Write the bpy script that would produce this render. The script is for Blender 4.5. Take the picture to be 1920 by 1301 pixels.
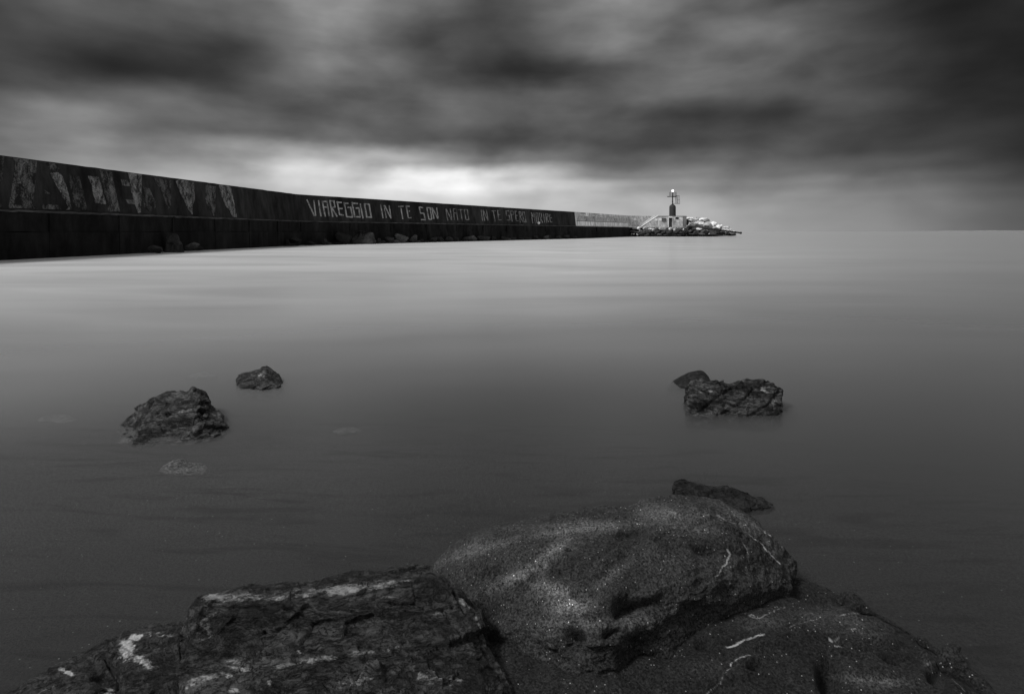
import bpy, bmesh, math, random
import numpy as np
from mathutils import Vector

for o in list(bpy.data.objects):
    bpy.data.objects.remove(o)
sc = bpy.context.scene
R = math.radians
F = 1050.0          # focal length in photo pixels (photo 1920 wide)
HY = 434.0          # row of the horizon in the photo
H = 1.3             # camera height over the water, metres

# ------------------------------------------------------------------ camera
cam = bpy.data.cameras.new('camera')
camo = bpy.data.objects.new('camera', cam)
sc.collection.objects.link(camo)
camo.location = (0, 0, H)
camo.rotation_euler = (R(90), 0, 0)
cam.sensor_width = 36
cam.lens = 36 * F / 1920
cam.shift_y = -(650.5 - HY) / 1920
cam.clip_start = 0.05
cam.clip_end = 60000
sc.camera = camo
sc.render.resolution_x, sc.render.resolution_y = 1024, 693

# ------------------------------------------------------------------ colour / render
sc.view_settings.view_transform = 'Standard'
sc.view_settings.look = 'None'
sc.view_settings.exposure = 0
sc.view_settings.gamma = 1
sc.cycles.volume_bounces = 2
sc.cycles.max_bounces = 8
sc.cycles.transparent_max_bounces = 16
sc.cycles.use_denoising = True
sc.cycles.sample_clamp_indirect = 4


# ------------------------------------------------------------------ node helpers
class NT:
    def __init__(s, tree):
        s.t = tree; s.n = tree.nodes; s.l = tree.links

    def node(s, typ, ins=None, **props):
        n = s.n.new(typ)
        for k, v in props.items():
            setattr(n, k, v)
        for k, v in (ins or {}).items():
            s.put(n.inputs[k], v)
        return n

    def put(s, sock, v):
        if isinstance(v, bpy.types.NodeSocket):
            s.l.new(v, sock)
        else:
            sock.default_value = v

    def m(s, op, a, b=None, c=None, clamp=False):
        n = s.n.new('ShaderNodeMath'); n.operation = op; n.use_clamp = clamp
        s.put(n.inputs[0], a)
        if b is not None: s.put(n.inputs[1], b)
        if c is not None: s.put(n.inputs[2], c)
        return n.outputs[0]

    def rng(s, v, a, b, c=0.0, d=1.0, kind='LINEAR'):
        n = s.node('ShaderNodeMapRange', {'Value': v, 'From Min': a, 'From Max': b, 'To Min': c, 'To Max': d}, interpolation_type=kind)
        return n.outputs[0]

    def mix(s, f, a, b):
        n = s.node('ShaderNodeMix', data_type='FLOAT')
        s.put(n.inputs[0], f); s.put(n.inputs[2], a); s.put(n.inputs[3], b)
        return n.outputs[0]

    def noise(s, vec, scale, detail=4, rough=0.55, dist=0.0):
        n = s.node('ShaderNodeTexNoise', {'Scale': scale, 'Detail': detail, 'Roughness': rough, 'Distortion': dist})
        if vec is not None: s.put(n.inputs['Vector'], vec)
        return n.outputs['Fac']

    def mapping(s, vec, scale=(1, 1, 1), rot=(0, 0, 0), loc=(0, 0, 0)):
        return s.node('ShaderNodeMapping', {'Vector': vec, 'Scale': scale, 'Rotation': rot, 'Location': loc}).outputs[0]

    def ramp(s, v, stops, interp='LINEAR'):
        n = s.n.new('ShaderNodeValToRGB'); r = n.color_ramp; r.interpolation = interp
        while len(r.elements) < len(stops): r.elements.new(0.5)
        for e, (p, c) in zip(r.elements, stops):
            e.position = p; e.color = (c, c, c, 1)
        s.put(n.inputs[0], v)
        return n.outputs[0]

    def grey(s, v):
        return s.node('ShaderNodeCombineColor', {0: v, 1: v, 2: v}).outputs[0]


def srgb(v):
    v = v / 255.0
    return v / 12.92 if v < 0.04045 else ((v + 0.055) / 1.055) ** 2.4


# ------------------------------------------------------------------ world: heavy cloud deck, brightest low over the wall
SKYX = [0, 160, 320, 480, 640, 800, 960, 1120, 1280, 1440, 1600, 1760, 1920]
SKYY = [-160, 0, 50, 100, 135, 180, 230, 262, 300, 335, 352, 380, 430]
SKYV = [
    [95, 100, 110, 115, 120, 105, 100, 110, 105, 95, 80, 70, 65],
    [75, 85, 95, 105, 128, 100, 78, 112, 100, 85, 58, 46, 48],
    [75, 82, 78, 95, 116, 80, 70, 124, 92, 108, 80, 50, 44],
    [72, 60, 55, 70, 118, 74, 70, 104, 106, 92, 74, 54, 46],
    [76, 60, 50, 72, 118, 80, 60, 66, 108, 96, 82, 54, 48],
    [78, 98, 96, 96, 92, 90, 92, 92, 96, 70, 86, 60, 50],
    [112, 122, 86, 76, 84, 96, 84, 88, 62, 60, 82, 58, 46],
    [120, 134, 116, 106, 98, 84, 80, 78, 72, 88, 66, 66, 52],
    [116, 140, 136, 160, 164, 146, 108, 100, 104, 96, 74, 80, 56],
    [150, 160, 165, 182, 196, 240, 200, 135, 122, 118, 112, 104, 74],
    [160, 168, 176, 188, 200, 238, 222, 168, 142, 126, 120, 110, 80],
    [175, 185, 190, 198, 205, 216, 192, 184, 180, 150, 134, 118, 90],
    [170, 180, 185, 190, 195, 200, 188, 184, 178, 158, 142, 124, 94],
]


def sky_value(px, py):
    px = min(max(px, 0), 1920); py = min(max(py, SKYY[0]), SKYY[-1])
    i = min(int(px // 160), 11); fx = (px - SKYX[i]) / 160
    j = max(k for k in range(len(SKYY) - 1) if SKYY[k] <= py)
    fy = (py - SKYY[j]) / (SKYY[j + 1] - SKYY[j])
    a = SKYV[j][i] * (1 - fx) + SKYV[j][i + 1] * fx
    b = SKYV[j + 1][i] * (1 - fx) + SKYV[j + 1][i + 1] * fx
    return a * (1 - fy) + b * fy


SUN_AZ, SUN_EL = R(246), R(50)      # azimuth clockwise from +Y; the light falls from behind the camera, a little left
w = bpy.data.worlds.new('World'); sc.world = w; w.use_nodes = True
W = NT(w.node_tree); W.n.clear()
geo = W.node('ShaderNodeTexCoord').outputs['Generated']
sep = W.node('ShaderNodeSeparateXYZ', {0: geo})
az = W.m('DIVIDE', W.m('ARCTAN2', sep.outputs[0], sep.outputs[1]), R(1))       # degrees from +Y
el = W.m('DIVIDE', W.m('ARCSINE', sep.outputs[2]), R(1))
# soft wind-drawn warping of the cloud deck
base = W.node('ShaderNodeCombineXYZ', {0: W.m('MULTIPLY', az, 0.055), 1: W.m('MULTIPLY', el, 0.13), 2: 0.0}).outputs[0]
n1 = W.noise(base, 1.3, 4, 0.5, 0.2)
n2 = W.noise(W.mapping(base, loc=(5.2, 3.1, 1.7)), 1.5, 4, 0.5, 0.2)
azw = W.m('ADD', az, W.m('MULTIPLY', W.m('SUBTRACT', n1, 0.5), 5.5))
warp_el = W.rng(el, 0.5, 9.0, 0.3, 2.8)
elw = W.m('ADD', el, W.m('MULTIPLY', W.m('SUBTRACT', n2, 0.5), warp_el))
ELS = [0, 1.6, 3.0, 4.4, 5.6, 7.3, 9.2, 11.0, 13.5, 16.0, 18.5, 21.5, 25, 32]
u = W.rng(azw, -46, 46)
val = None
for k, e in enumerate(ELS):
    stops = []
    for i in range(24):
        a = -46 + 92 * i / 23
        px = 960 + F * math.tan(R(a)); py = HY - F * math.tan(R(e)) / math.cos(R(a))
        stops.append((i / 23, srgb(sky_value(px, py))))
    r = W.ramp(u, stops, 'CARDINAL')
    if val is None:
        val = r
    else:
        val = W.mix(W.rng(elw, ELS[k - 1], e, kind='SMOOTHSTEP'), val, r)
# streaks inside the clouds
st = W.noise(W.mapping(base, scale=(1.1, 0.95, 1), rot=(0, 0, 0.15), loc=(0, 7, 0)), 2.2, 4, 0.45, 0.15)
st2 = W.noise(W.mapping(base, scale=(0.8, 3.0, 1), rot=(0, 0, 0.06), loc=(3, 1, 0)), 2.6, 4, 0.45, 0.8)
mod = W.m('ADD', W.rng(st, 0.28, 0.72, 0.74, 1.26), W.rng(st2, 0.25, 0.75, -0.03, 0.03))
mod = W.mix(W.rng(el, 0.5, 5.0), W.mix(0.7, mod, 1.0), mod)
val = W.m('MULTIPLY', val, mod)
cv = W.m('MULTIPLY', W.m('POWER', W.m('DIVIDE', val, 0.088), 1.35), 0.088)
val = W.mix(W.rng(el, 4.0, 9.0), val, cv)
# overhead and behind the camera the unseen sky is set brighter to light the scene
nish = W.node('ShaderNodeTexSky', sky_type='NISHITA', sun_disc=False, sun_elevation=SUN_EL, sun_rotation=SUN_AZ, dust_density=3.0)
bw = W.node('ShaderNodeRGBToBW', {0: nish.outputs[0]}).outputs[0]
top = W.rng(el, 23, 50, 0.0, 1.0, 'SMOOTHSTEP')
front = W.m('MULTIPLY', W.rng(W.m('ABSOLUTE', az), 50, 85, 1.0, 0.0, 'SMOOTHSTEP'), W.m('SUBTRACT', 1.0, top))
lean = W.m('ADD', 1.0, W.m('MULTIPLY', sep.outputs[0], -0.15))                 # lighter towards the left
back = W.m('MULTIPLY', W.m('ADD', W.m('MULTIPLY', W.m('MINIMUM', bw, 6.0), 0.04), W.mix(top, 0.26, 0.42)), lean)
val = W.mix(front, back, val)
val = W.m('MULTIPLY', val, W.rng(el, -8, -1, 0.1, 1.0))
bg = W.node('ShaderNodeBackground', {'Color': W.grey(val), 'Strength': 1.0})
W.l.new(bg.outputs[0], W.node('ShaderNodeOutputWorld').inputs[0])

sun = bpy.data.lights.new('sun', 'SUN'); sun.energy = 3.4; sun.angle = R(12)
suno = bpy.data.objects.new('sun', sun); sc.collection.objects.link(suno)
d = Vector((math.sin(SUN_AZ) * math.cos(SUN_EL), math.cos(SUN_AZ) * math.cos(SUN_EL), math.sin(SUN_EL)))
suno.rotation_euler = d.to_track_quat('Z', 'Y').to_euler()
suno.location = d * 50


# ------------------------------------------------------------------ geometry helpers
def P(px, py, Y):
    return np.array([(px - 960) * Y / F, Y, H - (py - HY) * Y / F])


def px_of(p):
    return 960 + F * p[..., 0] / p[..., 1], HY + F * (H - p[..., 2]) / p[..., 1]


rng_perm = np.random.RandomState(7)
PERM = np.tile(rng_perm.permutation(256), 3)
GRAD = rng_perm.normal(size=(256, 3)); GRAD /= np.linalg.norm(GRAD, axis=1)[:, None]


def perlin(p):
    i = np.floor(p).astype(np.int64); f = p - i; i &= 255
    t = f * f * f * (f * (f * 6 - 15) + 10)
    out = 0
    for dx in (0, 1):
        wx = t[:, 0] if dx else 1 - t[:, 0]
        for dy in (0, 1):
            wy = t[:, 1] if dy else 1 - t[:, 1]
            for dz in (0, 1):
                wz = t[:, 2] if dz else 1 - t[:, 2]
                h = PERM[PERM[PERM[i[:, 0] + dx] + i[:, 1] + dy] + i[:, 2] + dz]
                g = GRAD[h]
                out = out + wx * wy * wz * (g[:, 0] * (f[:, 0] - dx) + g[:, 1] * (f[:, 1] - dy) + g[:, 2] * (f[:, 2] - dz))
    return out


def fbm(p, scale, octs=4, gain=0.5, seed=0):
    a = 1.0; s = 0; q = p * scale + seed * 13.7
    for _ in range(octs):
        s = s + a * perlin(q); a *= gain; q = q * 2.03 + 5.1
    return s


def ridged(p, scale, octs=4, gain=0.5, seed=0):
    a = 1.0; s = 0; q = p * scale + seed * 17.3
    for _ in range(octs):
        s = s + a * (1 - 2 * np.abs(perlin(q)) * 1.6); a *= gain; q = q * 2.1 + 3.3
    return s


def new_mesh(name, verts, faces, mat, parent=None, smooth=False, attr=None):
    me = bpy.data.meshes.new(name)
    me.from_pydata([tuple(v) for v in verts], [], faces)
    me.materials.append(mat)
    if smooth:
        me.polygons.foreach_set('use_smooth', [True] * len(me.polygons))
    if attr:
        for k, a in attr.items():
            at = me.attributes.new(k, 'FLOAT', 'POINT'); at.data.foreach_set('value', np.asarray(a, dtype=np.float32))
    me.update()
    o = bpy.data.objects.new(name, me); sc.collection.objects.link(o)
    if parent: o.parent = parent
    return o


def tag(o, label=None, cat=None, group=None, kind=None):
    if label: o['label'] = label
    if cat: o['category'] = cat
    if group: o['group'] = group
    if kind: o['kind'] = kind
    return o


def empty(name, loc):
    o = bpy.data.objects.new(name, None); sc.collection.objects.link(o)
    o.location = loc; o.empty_display_size = 0.2
    return o


def reparent(o, par):
    """child keeps its world place under an unrotated empty"""
    o.parent = par
    o.location = o.location - par.location
    return o


class MB:
    """collects boxes, tubes and prisms and links them as one mesh"""
    def __init__(s): s.v = []; s.f = []

    def add(s, v, f):
        n = len(s.v); s.v += [tuple(map(float, q)) for q in v]; s.f += [tuple(i + n for i in g) for g in f]; return s

    def box(s, a, b):
        x0, y0, z0 = a; x1, y1, z1 = b
        return s.add([(x0, y0, z0), (x1, y0, z0), (x1, y1, z0), (x0, y1, z0), (x0, y0, z1), (x1, y0, z1), (x1, y1, z1), (x0, y1, z1)],
                     [(0, 3, 2, 1), (4, 5, 6, 7), (0, 1, 5, 4), (1, 2, 6, 5), (2, 3, 7, 6), (3, 0, 4, 7)])

    def hexa(s, q):     # 8 corners, bottom ring then top ring
        return s.add(q, [(0, 3, 2, 1), (4, 5, 6, 7), (0, 1, 5, 4), (1, 2, 6, 5), (2, 3, 7, 6), (3, 0, 4, 7)])

    def tube(s, a, b, r, r2=None, n=10):
        a = Vector(a); b = Vector(b); r2 = r if r2 is None else r2
        d = (b - a).normalized(); t = d.orthogonal().normalized(); c = d.cross(t)
        v = []
        for (p, rr) in ((a, r), (b, r2)):
            for i in range(n):
                an = 2 * math.pi * i / n
                v.append(p + t * math.cos(an) * rr + c * math.sin(an) * rr)
        f = [(i, (i + 1) % n, n + (i + 1) % n, n + i) for i in range(n)] + [tuple(range(n))[::-1], tuple(range(n, 2 * n))]
        return s.add(v, f)

    def path(s, pts, r, n=8):
        for a, b in zip(pts[:-1], pts[1:]): s.tube(a, b, r, n=n)
        return s

    def lathe(s, prof, c, n=32):
        v = []; f = []
        for (r, z) in prof:
            for i in range(n):
                an = 2 * math.pi * i / n
                v.append((c[0] + r * math.cos(an), c[1] + r * math.sin(an), z))
        for j in range(len(prof) - 1):
            for i in range(n):
                f.append((j * n + i, j * n + (i + 1) % n, (j + 1) * n + (i + 1) % n, (j + 1) * n + i))
        f.append(tuple(range(n))[::-1]); f.append(tuple(range((len(prof) - 1) * n, len(prof) * n)))
        return s.add(v, f)

    def build(s, name, mat, parent=None, smooth=False):
        off = parent.location if parent is not None else (0, 0, 0)
        v = [(a - off[0], b - off[1], c - off[2]) for a, b, c in s.v]
        o = new_mesh(name, v, s.f, mat, parent, smooth)
        if smooth:
            for p in o.data.polygons:
                if len(p.vertices) > 4: p.use_smooth = False
        return o


# ------------------------------------------------------------------ materials
def material(name):
    m = bpy.data.materials.new(name); m.use_nodes = True
    T = NT(m.node_tree); T.n.clear()
    T.out = T.node('ShaderNodeOutputMaterial')
    return m, T


def principled(T, col, rough=0.8, bump=None, bstr=0.3, bdist=0.01, spec=0.3, coat=0.0):
    b = T.node('ShaderNodeBsdfPrincipled', {'Roughness': rough, 'Specular IOR Level': spec})
    T.put(b.inputs['Base Color'], T.grey(col) if not isinstance(col, float) else (col, col, col, 1))
    if coat:
        T.put(b.inputs['Coat Weight'], coat); b.inputs['Coat Roughness'].default_value = 0.25
    if bump is not None:
        bn = T.node('ShaderNodeBump', {'Height': bump, 'Strength': bstr, 'Distance': bdist})
        T.l.new(bn.outputs[0], b.inputs['Normal'])
    T.l.new(b.outputs[0], T.out.inputs[0])
    return b


def simple_mat(name, col, var=0.3, scale=3.0, rough=0.8, bstr=0.4, bdist=0.02):
    m, T = material(name)
    co = T.node('ShaderNodeTexCoord').outputs['Object']
    n = T.noise(co, scale, 6, 0.6)
    c = T.m('MULTIPLY', T.rng(n, 0.3, 0.7, 1 - var, 1 + var), col)
    principled(T, c, rough, T.noise(co, scale * 5, 6, 0.65), bstr, bdist)
    return m


def sea_rock_mat(name, lo, hi, dirn=(0, 0, 0), stretch=(1, 1, 1), scale=14.0, wet=0.5, pale=0.5, vein=0.0, grain=0.5, bstr=0.8):
    """fissured, wet dark stone with pale mineral patches and painted highlights read from the 'pale' attribute"""
    m, T = material(name)
    co = T.node('ShaderNodeTexCoord').outputs['Object']
    s = T.mapping(co, scale=stretch, rot=dirn)
    n = T.noise(s, scale, 8, 0.62, 0.4)
    n2 = T.noise(s, scale * 4.5, 6, 0.7, 0.3)
    fine = T.noise(co, 260.0, 3, 0.7)
    cr = T.node('ShaderNodeTexVoronoi', {'Vector': T.mapping(s, scale=(1, 1, 1)), 'Scale': scale * 0.9, 'Randomness': 1.0}, feature='DISTANCE_TO_EDGE').outputs['Distance']
    wn = T.noise(s, scale * 2.2, 5, 0.6, 1.5)
    crack = T.rng(T.m('ABSOLUTE', T.m('SUBTRACT', wn, 0.5)), 0.0, 0.03)        # thin winding fissures
    c = T.rng(T.m('ADD', T.m('MULTIPLY', n, 0.5), T.m('MULTIPLY', n2, 0.5)), 0.45, 0.64, lo, hi * 1.8)
    c = T.m('MULTIPLY', c, T.rng(fine, 0.35, 0.65, 1 - grain, 1 + grain))
    c = T.m('MULTIPLY', c, T.rng(crack, 0, 1, 0.35, 1.0))
    pa = T.node('ShaderNodeAttribute', attribute_name='pale').outputs['Fac']
    pm = T.rng(T.m('ADD', pa, T.m('ADD', T.m('MULTIPLY', T.m('SUBTRACT', n2, 0.5), 2.2), T.m('MULTIPLY', T.m('SUBTRACT', n, 0.5), 1.6))), 0.42, 0.80)
    pm = T.m('MULTIPLY', pm, T.rng(pa, 0.02, 0.25))
    c = T.mix(T.m('MULTIPLY', pm, T.rng(fine, 0.3, 0.6, 0.6, 1.0)), c, pale)
    ve = T.node('ShaderNodeAttribute', attribute_name='vein').outputs['Fac']
    c = T.mix(T.m('MULTIPLY', ve, T.rng(n2, 0.35, 0.6, 0.25, 1.0)), c, 0.55)
    h = T.m('ADD', T.m('MULTIPLY', n2, 0.7), T.m('ADD', T.m('MULTIPLY', fine, 0.10), T.m('MULTIPLY', crack, 0.25)))
    principled(T, c, T.rng(n2, 0.3, 0.7, 0.35, 0.8) if wet else 0.85, h, 1.0, 0.025, 0.22 if wet else 0.1)
    return m


def sandy_rock_mat(name, lo, hi):
    """sandstone caked with coarse sand: strong fine grain, pale grit, quartz veins from the 'vein' attribute"""
    m, T = material(name)
    co = T.node('ShaderNodeTexCoord').outputs['Object']
    n = T.noise(co, 5.0, 6, 0.6, 0.3)
    g1 = T.noise(co, 150.0, 4, 0.85)
    g2 = T.noise(T.mapping(co, loc=(3, 1, 2)), 70.0, 5, 0.7)
    c = T.rng(n, 0.3, 0.7, lo, hi)
    c = T.m('MULTIPLY', c, T.rng(g1, 0.39, 0.64, 0.1, 2.7))
    c = T.m('MULTIPLY', c, T.rng(g2, 0.3, 0.7, 0.6, 1.4))
    v = T.node('ShaderNodeTexVoronoi', {'Vector': co, 'Scale': 130.0, 'Randomness': 1.0})
    dot = T.m('MULTIPLY', T.m('LESS_THAN', v.outputs['Distance'], 0.22), T.m('GREATER_THAN', T.node('ShaderNodeSeparateColor', {0: v.outputs['Color']}).outputs[0], 0.93))
    c = T.mix(dot, c, 0.32)
    pa = T.node('ShaderNodeAttribute', attribute_name='pale').outputs['Fac']
    c = T.m('MULTIPLY', c, T.m('ADD', 1.0, T.m('MULTIPLY', pa, 4.2)))  # pale attribute lifts the colour, painting highlights on upper faces
    ve = T.node('ShaderNodeAttribute', attribute_name='vein').outputs['Fac']
    c = T.mix(T.m('MULTIPLY', ve, T.rng(g2, 0.35, 0.6, 0.35, 1.0)), c, 0.6)
    h = T.m('ADD', T.m('MULTIPLY', g1, 0.45), T.m('ADD', T.m('MULTIPLY', g2, 0.55), T.m('MULTIPLY', T.noise(co, 24.0, 5, 0.6), 0.8)))
    principled(T, c, 0.7, h, 1.0, 0.020, 0.15)
    return m


def concrete_mat(name, col, stz=0.18, hi=2.6, streak=True, scale=0.5):
    m, T = material(name)
    co = T.node('ShaderNodeTexCoord').outputs['Object']
    n = T.noise(T.mapping(co, scale=(1, 1, 0.45)), scale, 8, 0.65, 0.4)
    n2 = T.noise(T.mapping(co, scale=(1, 1, stz)), scale * 5, 5, 0.6)
    c = T.m('MULTIPLY', T.rng(n, 0.35, 0.72, 0.6, hi), col)
    c = T.m('MULTIPLY', c, T.rng(n2, 0.3, 0.7, 0.6, 1.5))
    principled(T, c, 0.9, T.noise(co, 6.0, 8, 0.7), 0.5, 0.05, 0.08)
    return m


def paint_mat(name, paint, wall, wear, scale=2.0, streak=0.5):
    """brushed paint flaking off a dark wall: worn patches show the wall's own grey"""
    m, T = material(name)
    co = T.node('ShaderNodeTexCoord').outputs['Object']
    s = T.mapping(co, scale=(1, 1, streak))
    n = T.noise(s, scale, 8, 0.72, 0.6)
    n2 = T.noise(co, scale * 6, 4, 0.7)
    f = T.rng(T.m('ADD', T.m('MULTIPLY', n, 0.7), T.m('MULTIPLY', n2, 0.3)), wear - 0.06, wear + 0.08)
    c = T.mix(f, wall, T.m('MULTIPLY', T.rng(n2, 0.3, 0.7, 0.6, 1.3), paint))
    principled(T, c, 0.85, n2, 0.3, 0.02, 0.1)
    return m


M = {}
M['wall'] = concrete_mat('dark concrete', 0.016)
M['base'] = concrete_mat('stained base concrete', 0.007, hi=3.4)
M['ledge'] = simple_mat('chipped ledge', 0.045, 0.7, 1.2)
M['cap'] = simple_mat('wall coping', 0.02, 0.4, 0.8)
M['white_letter'] = paint_mat('worn white paint', 0.36, 0.02, 0.46, 3.0)
M['faint_letter'] = paint_mat('faded white paint', 0.26, 0.02, 0.48, 3.0)
M['mural'] = paint_mat('flaking mural paint', 0.15, 0.014, 0.505, 2.4)
M['mural_bright'] = paint_mat('thick mural paint', 0.24, 0.016, 0.50, 2.6)
M['mural_dim'] = paint_mat('nearly gone mural paint', 0.11, 0.014, 0.53, 2.4)
M['pale_wall'] = concrete_mat('whitewashed concrete', 0.62, hi=1.2, scale=0.4)
M['pale_band'] = concrete_mat('white wall band', 0.8, hi=1.1, scale=0.5)
M['grey_wall'] = concrete_mat('grey rendered concrete', 0.46, stz=0.8, hi=1.3, scale=0.5)
M['hut'] = concrete_mat('rendered hut wall', 0.50, stz=0.8, hi=1.3, scale=0.4)
M['hut_side'] = concrete_mat('hut end with painted shade', 0.34, hi=1.2, scale=0.4)  # shade painted into the end's colour; joints and plinth share it
M['hut_roof'] = simple_mat('roof slab', 0.2, 0.2)
M['graffiti'] = paint_mat('grey graffiti', 0.26, 0.62, 0.47, 1.6, 1.0)
M['graffiti_dark'] = paint_mat('dark graffiti', 0.16, 0.6, 0.46, 2.4, 1.0)
M['white'] = simple_mat('white paint', 0.75, 0.1)
M['dark_paint'] = simple_mat('dark paint', 0.028, 0.15, 1.5)
M['metal'] = simple_mat('dark steel', 0.015, 0.3, 3.0, 0.6)
M['rust'] = simple_mat('rusted steel pipe', 0.02, 0.5, 4.0, 0.7)
M['sign'] = simple_mat('grey sign', 0.12, 0.2)
M['glass'] = simple_mat('dark window pane', 0.015, 0.1, 1, 0.15)


def tone_rock(name, col):
    m, T = material(name)
    co = T.node('ShaderNodeTexCoord').outputs['Object']
    n = T.noise(co, 2.4, 7, 0.65, 0.5)
    fine = T.noise(co, 9.0, 5, 0.7)
    c = T.m('MULTIPLY', T.rng(n, 0.33, 0.68, 0.45, 1.35), col)
    c = T.m('MULTIPLY', c, T.rng(fine, 0.3, 0.7, 0.7, 1.25))
    principled(T, c, 0.85, T.m('ADD', n, T.m('MULTIPLY', fine, 0.3)), 0.7, 0.25, 0.2)
    return m


ROCK = [(t, tone_rock('boulder tone %d' % i, t)) for i, t in enumerate((0.012, 0.03, 0.08, 0.2, 0.42, 0.72))]
rock_mat = lambda t: min(ROCK, key=lambda r: abs(math.log(r[0] / t)))[1]

# sand
m, T = material('wet dark sand')
co = T.node('ShaderNodeTexCoord').outputs['Object']
n = T.noise(co, 1.2, 4, 0.5); g = T.noise(co, 120.0, 4, 0.85); g2 = T.noise(T.mapping(co, loc=(2, 5, 1)), 60, 5, 0.7)
c = T.m('MULTIPLY', T.rng(n, 0.3, 0.7, 0.85, 1.15), 0.022)
c = T.m('MULTIPLY', c, T.rng(T.node('ShaderNodeVectorMath', {0: co}, operation='LENGTH').outputs['Value'], 1.3, 3.4, 0.28, 1.15))   # corner falloff painted into the sand: darker towards the camera
c = T.m('MULTIPLY', c, T.rng(g, 0.38, 0.62, 0.1, 2.2))
v = T.node('ShaderNodeTexVoronoi', {'Vector': co, 'Scale': 85.0, 'Randomness': 1.0})
sel = T.node('ShaderNodeSeparateColor', {0: v.outputs['Color']})
dot = T.m('MULTIPLY', T.m('LESS_THAN', v.outputs['Distance'], 0.20), T.m('GREATER_THAN', sel.outputs[0], 0.965))
ddot = T.m('MULTIPLY', T.m('LESS_THAN', v.outputs['Distance'], 0.22), T.m('LESS_THAN', sel.outputs[0], 0.03))
sw = T.noise(T.mapping(co, scale=(0.9, 5.5, 1), rot=(0, 0, 0.12)), 1.6, 5, 0.55, 1.2)
c = T.m('MULTIPLY', c, T.rng(sw, 0.52, 0.66, 1.0, 0.35))
c = T.mix(dot, c, T.m('MULTIPLY', sel.outputs[1], 0.26))
c = T.mix(ddot, c, 0.006)
principled(T, c, 0.75, T.m('ADD', T.m('MULTIPLY', g, 0.5), g2), 1.0, 0.016, 0.10)
M['sand'] = m

# water: rough-averaged surface over milky water
m, T = material('still milky sea water')
co = T.node('ShaderNodeTexCoord').outputs['Object']
rip = T.noise(T.mapping(co, scale=(0.35, 1.6, 1), rot=(0, 0, 0.15)), 1.1, 4, 0.5, 0.6)
bn = T.node('ShaderNodeBump', {'Height': rip, 'Strength': 0.12, 'Distance': 0.03})
fr = T.node('ShaderNodeFresnel', {'IOR': 1.33, 'Normal': bn.outputs[0]}).outputs[0]
gl = T.node('ShaderNodeMixShader', {0: 0.5})
for k_, r_ in ((1, 0.15), (2, 0.42)):
    g_ = T.node('ShaderNodeBsdfGlossy', {'Color': (1, 1, 1, 1), 'Roughness': r_, 'Normal': bn.outputs[0]})
    T.l.new(g_.outputs[0], gl.inputs[k_])
tr = T.node('ShaderNodeBsdfTransparent')
mx = T.node('ShaderNodeMixShader', {0: fr})
# sky sheen painted as diffuse white: grows with distance, fades to the right
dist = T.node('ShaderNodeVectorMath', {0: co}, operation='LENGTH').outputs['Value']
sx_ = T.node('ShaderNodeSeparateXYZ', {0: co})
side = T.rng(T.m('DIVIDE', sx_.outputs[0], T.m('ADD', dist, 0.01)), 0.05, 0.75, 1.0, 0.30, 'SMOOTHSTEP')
sheen = T.ramp(T.m('DIVIDE', dist, 60.0), [(0.0, 0.0), (0.065, 0.0), (0.08, 0.018), (0.105, 0.09), (0.14, 0.165), (0.20, 0.27), (0.27, 0.34), (0.36, 0.43), (0.50, 0.49), (0.75, 0.51), (1.0, 0.50)], 'B_SPLINE')
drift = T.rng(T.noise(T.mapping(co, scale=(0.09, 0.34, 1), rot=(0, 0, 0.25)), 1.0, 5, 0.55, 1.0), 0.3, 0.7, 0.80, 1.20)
sheen = T.m('MULTIPLY', T.m('MULTIPLY', sheen, side), drift)
sheen_white = T.node('ShaderNodeBsdfDiffuse', {'Color': (0.9, 0.9, 0.9, 1)})
body = T.node('ShaderNodeMixShader', {0: sheen}); T.l.new(tr.outputs[0], body.inputs[1]); T.l.new(sheen_white.outputs[0], body.inputs[2])
fr = T.m('MULTIPLY', fr, T.m('SUBTRACT', 1.0, sheen)); T.put(mx.inputs[0], fr)
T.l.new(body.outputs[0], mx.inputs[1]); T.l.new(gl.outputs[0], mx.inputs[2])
T.l.new(mx.outputs[0], T.out.inputs[0])
vol = T.node('ShaderNodeVolumePrincipled', {'Color': (0.15, 0.15, 0.15, 1), 'Density': 5.0, 'Anisotropy': 0.0})
T.l.new(vol.outputs[0], T.out.inputs['Volume'])
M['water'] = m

# ------------------------------------------------------------------ ground and water
def shore(x, y):
    px = 960 + F * x / np.maximum(y, 0.5)
    ysh = np.interp(px, [0, 500, 900, 1300, 1600, 1920], [3.0, 2.75, 2.5, 2.2, 1.75, 1.5])
    dd = y - ysh
    z = np.where(dd < 0, -0.010 - np.maximum(dd, -1) * 0.002, -0.010 - dd * 0.016 - np.maximum(dd - 0.6, 0) ** 2 * 0.04)
    return np.maximum(z, -2.5)


xs = np.concatenate([[-16000, -3000, -500, -90, -30, -12, -7], np.linspace(-4.5, 4.5, 260), [7, 12, 30, 90, 500, 3000, 16000]])
ys = np.concatenate([[-300, -20, -4, -1], np.linspace(0.6, 6.0, 260), [7, 8.5, 10, 13, 20, 60, 300, 2000, 30000]])
X, Yg = np.meshgrid(xs, ys)
Z = shore(X, np.maximum(Yg, 1.0))
pts = np.stack([X.ravel(), Yg.ravel(), np.zeros(X.size)], 1)
near = (np.abs(pts[:, 0]) < 5) & (pts[:, 1] > 0) & (pts[:, 1] < 6.5)
zz = Z.ravel() + near * (0.003 * fbm(pts * [1, 2.2, 1], 2.2, 4) + 0.0015 * fbm(pts, 14, 3))
pts[:, 2] = zz
nx = len(xs)
faces = [(j * nx + i, j * nx + i + 1, (j + 1) * nx + i + 1, (j + 1) * nx + i) for j in range(len(ys) - 1) for i in range(nx - 1)]
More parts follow.
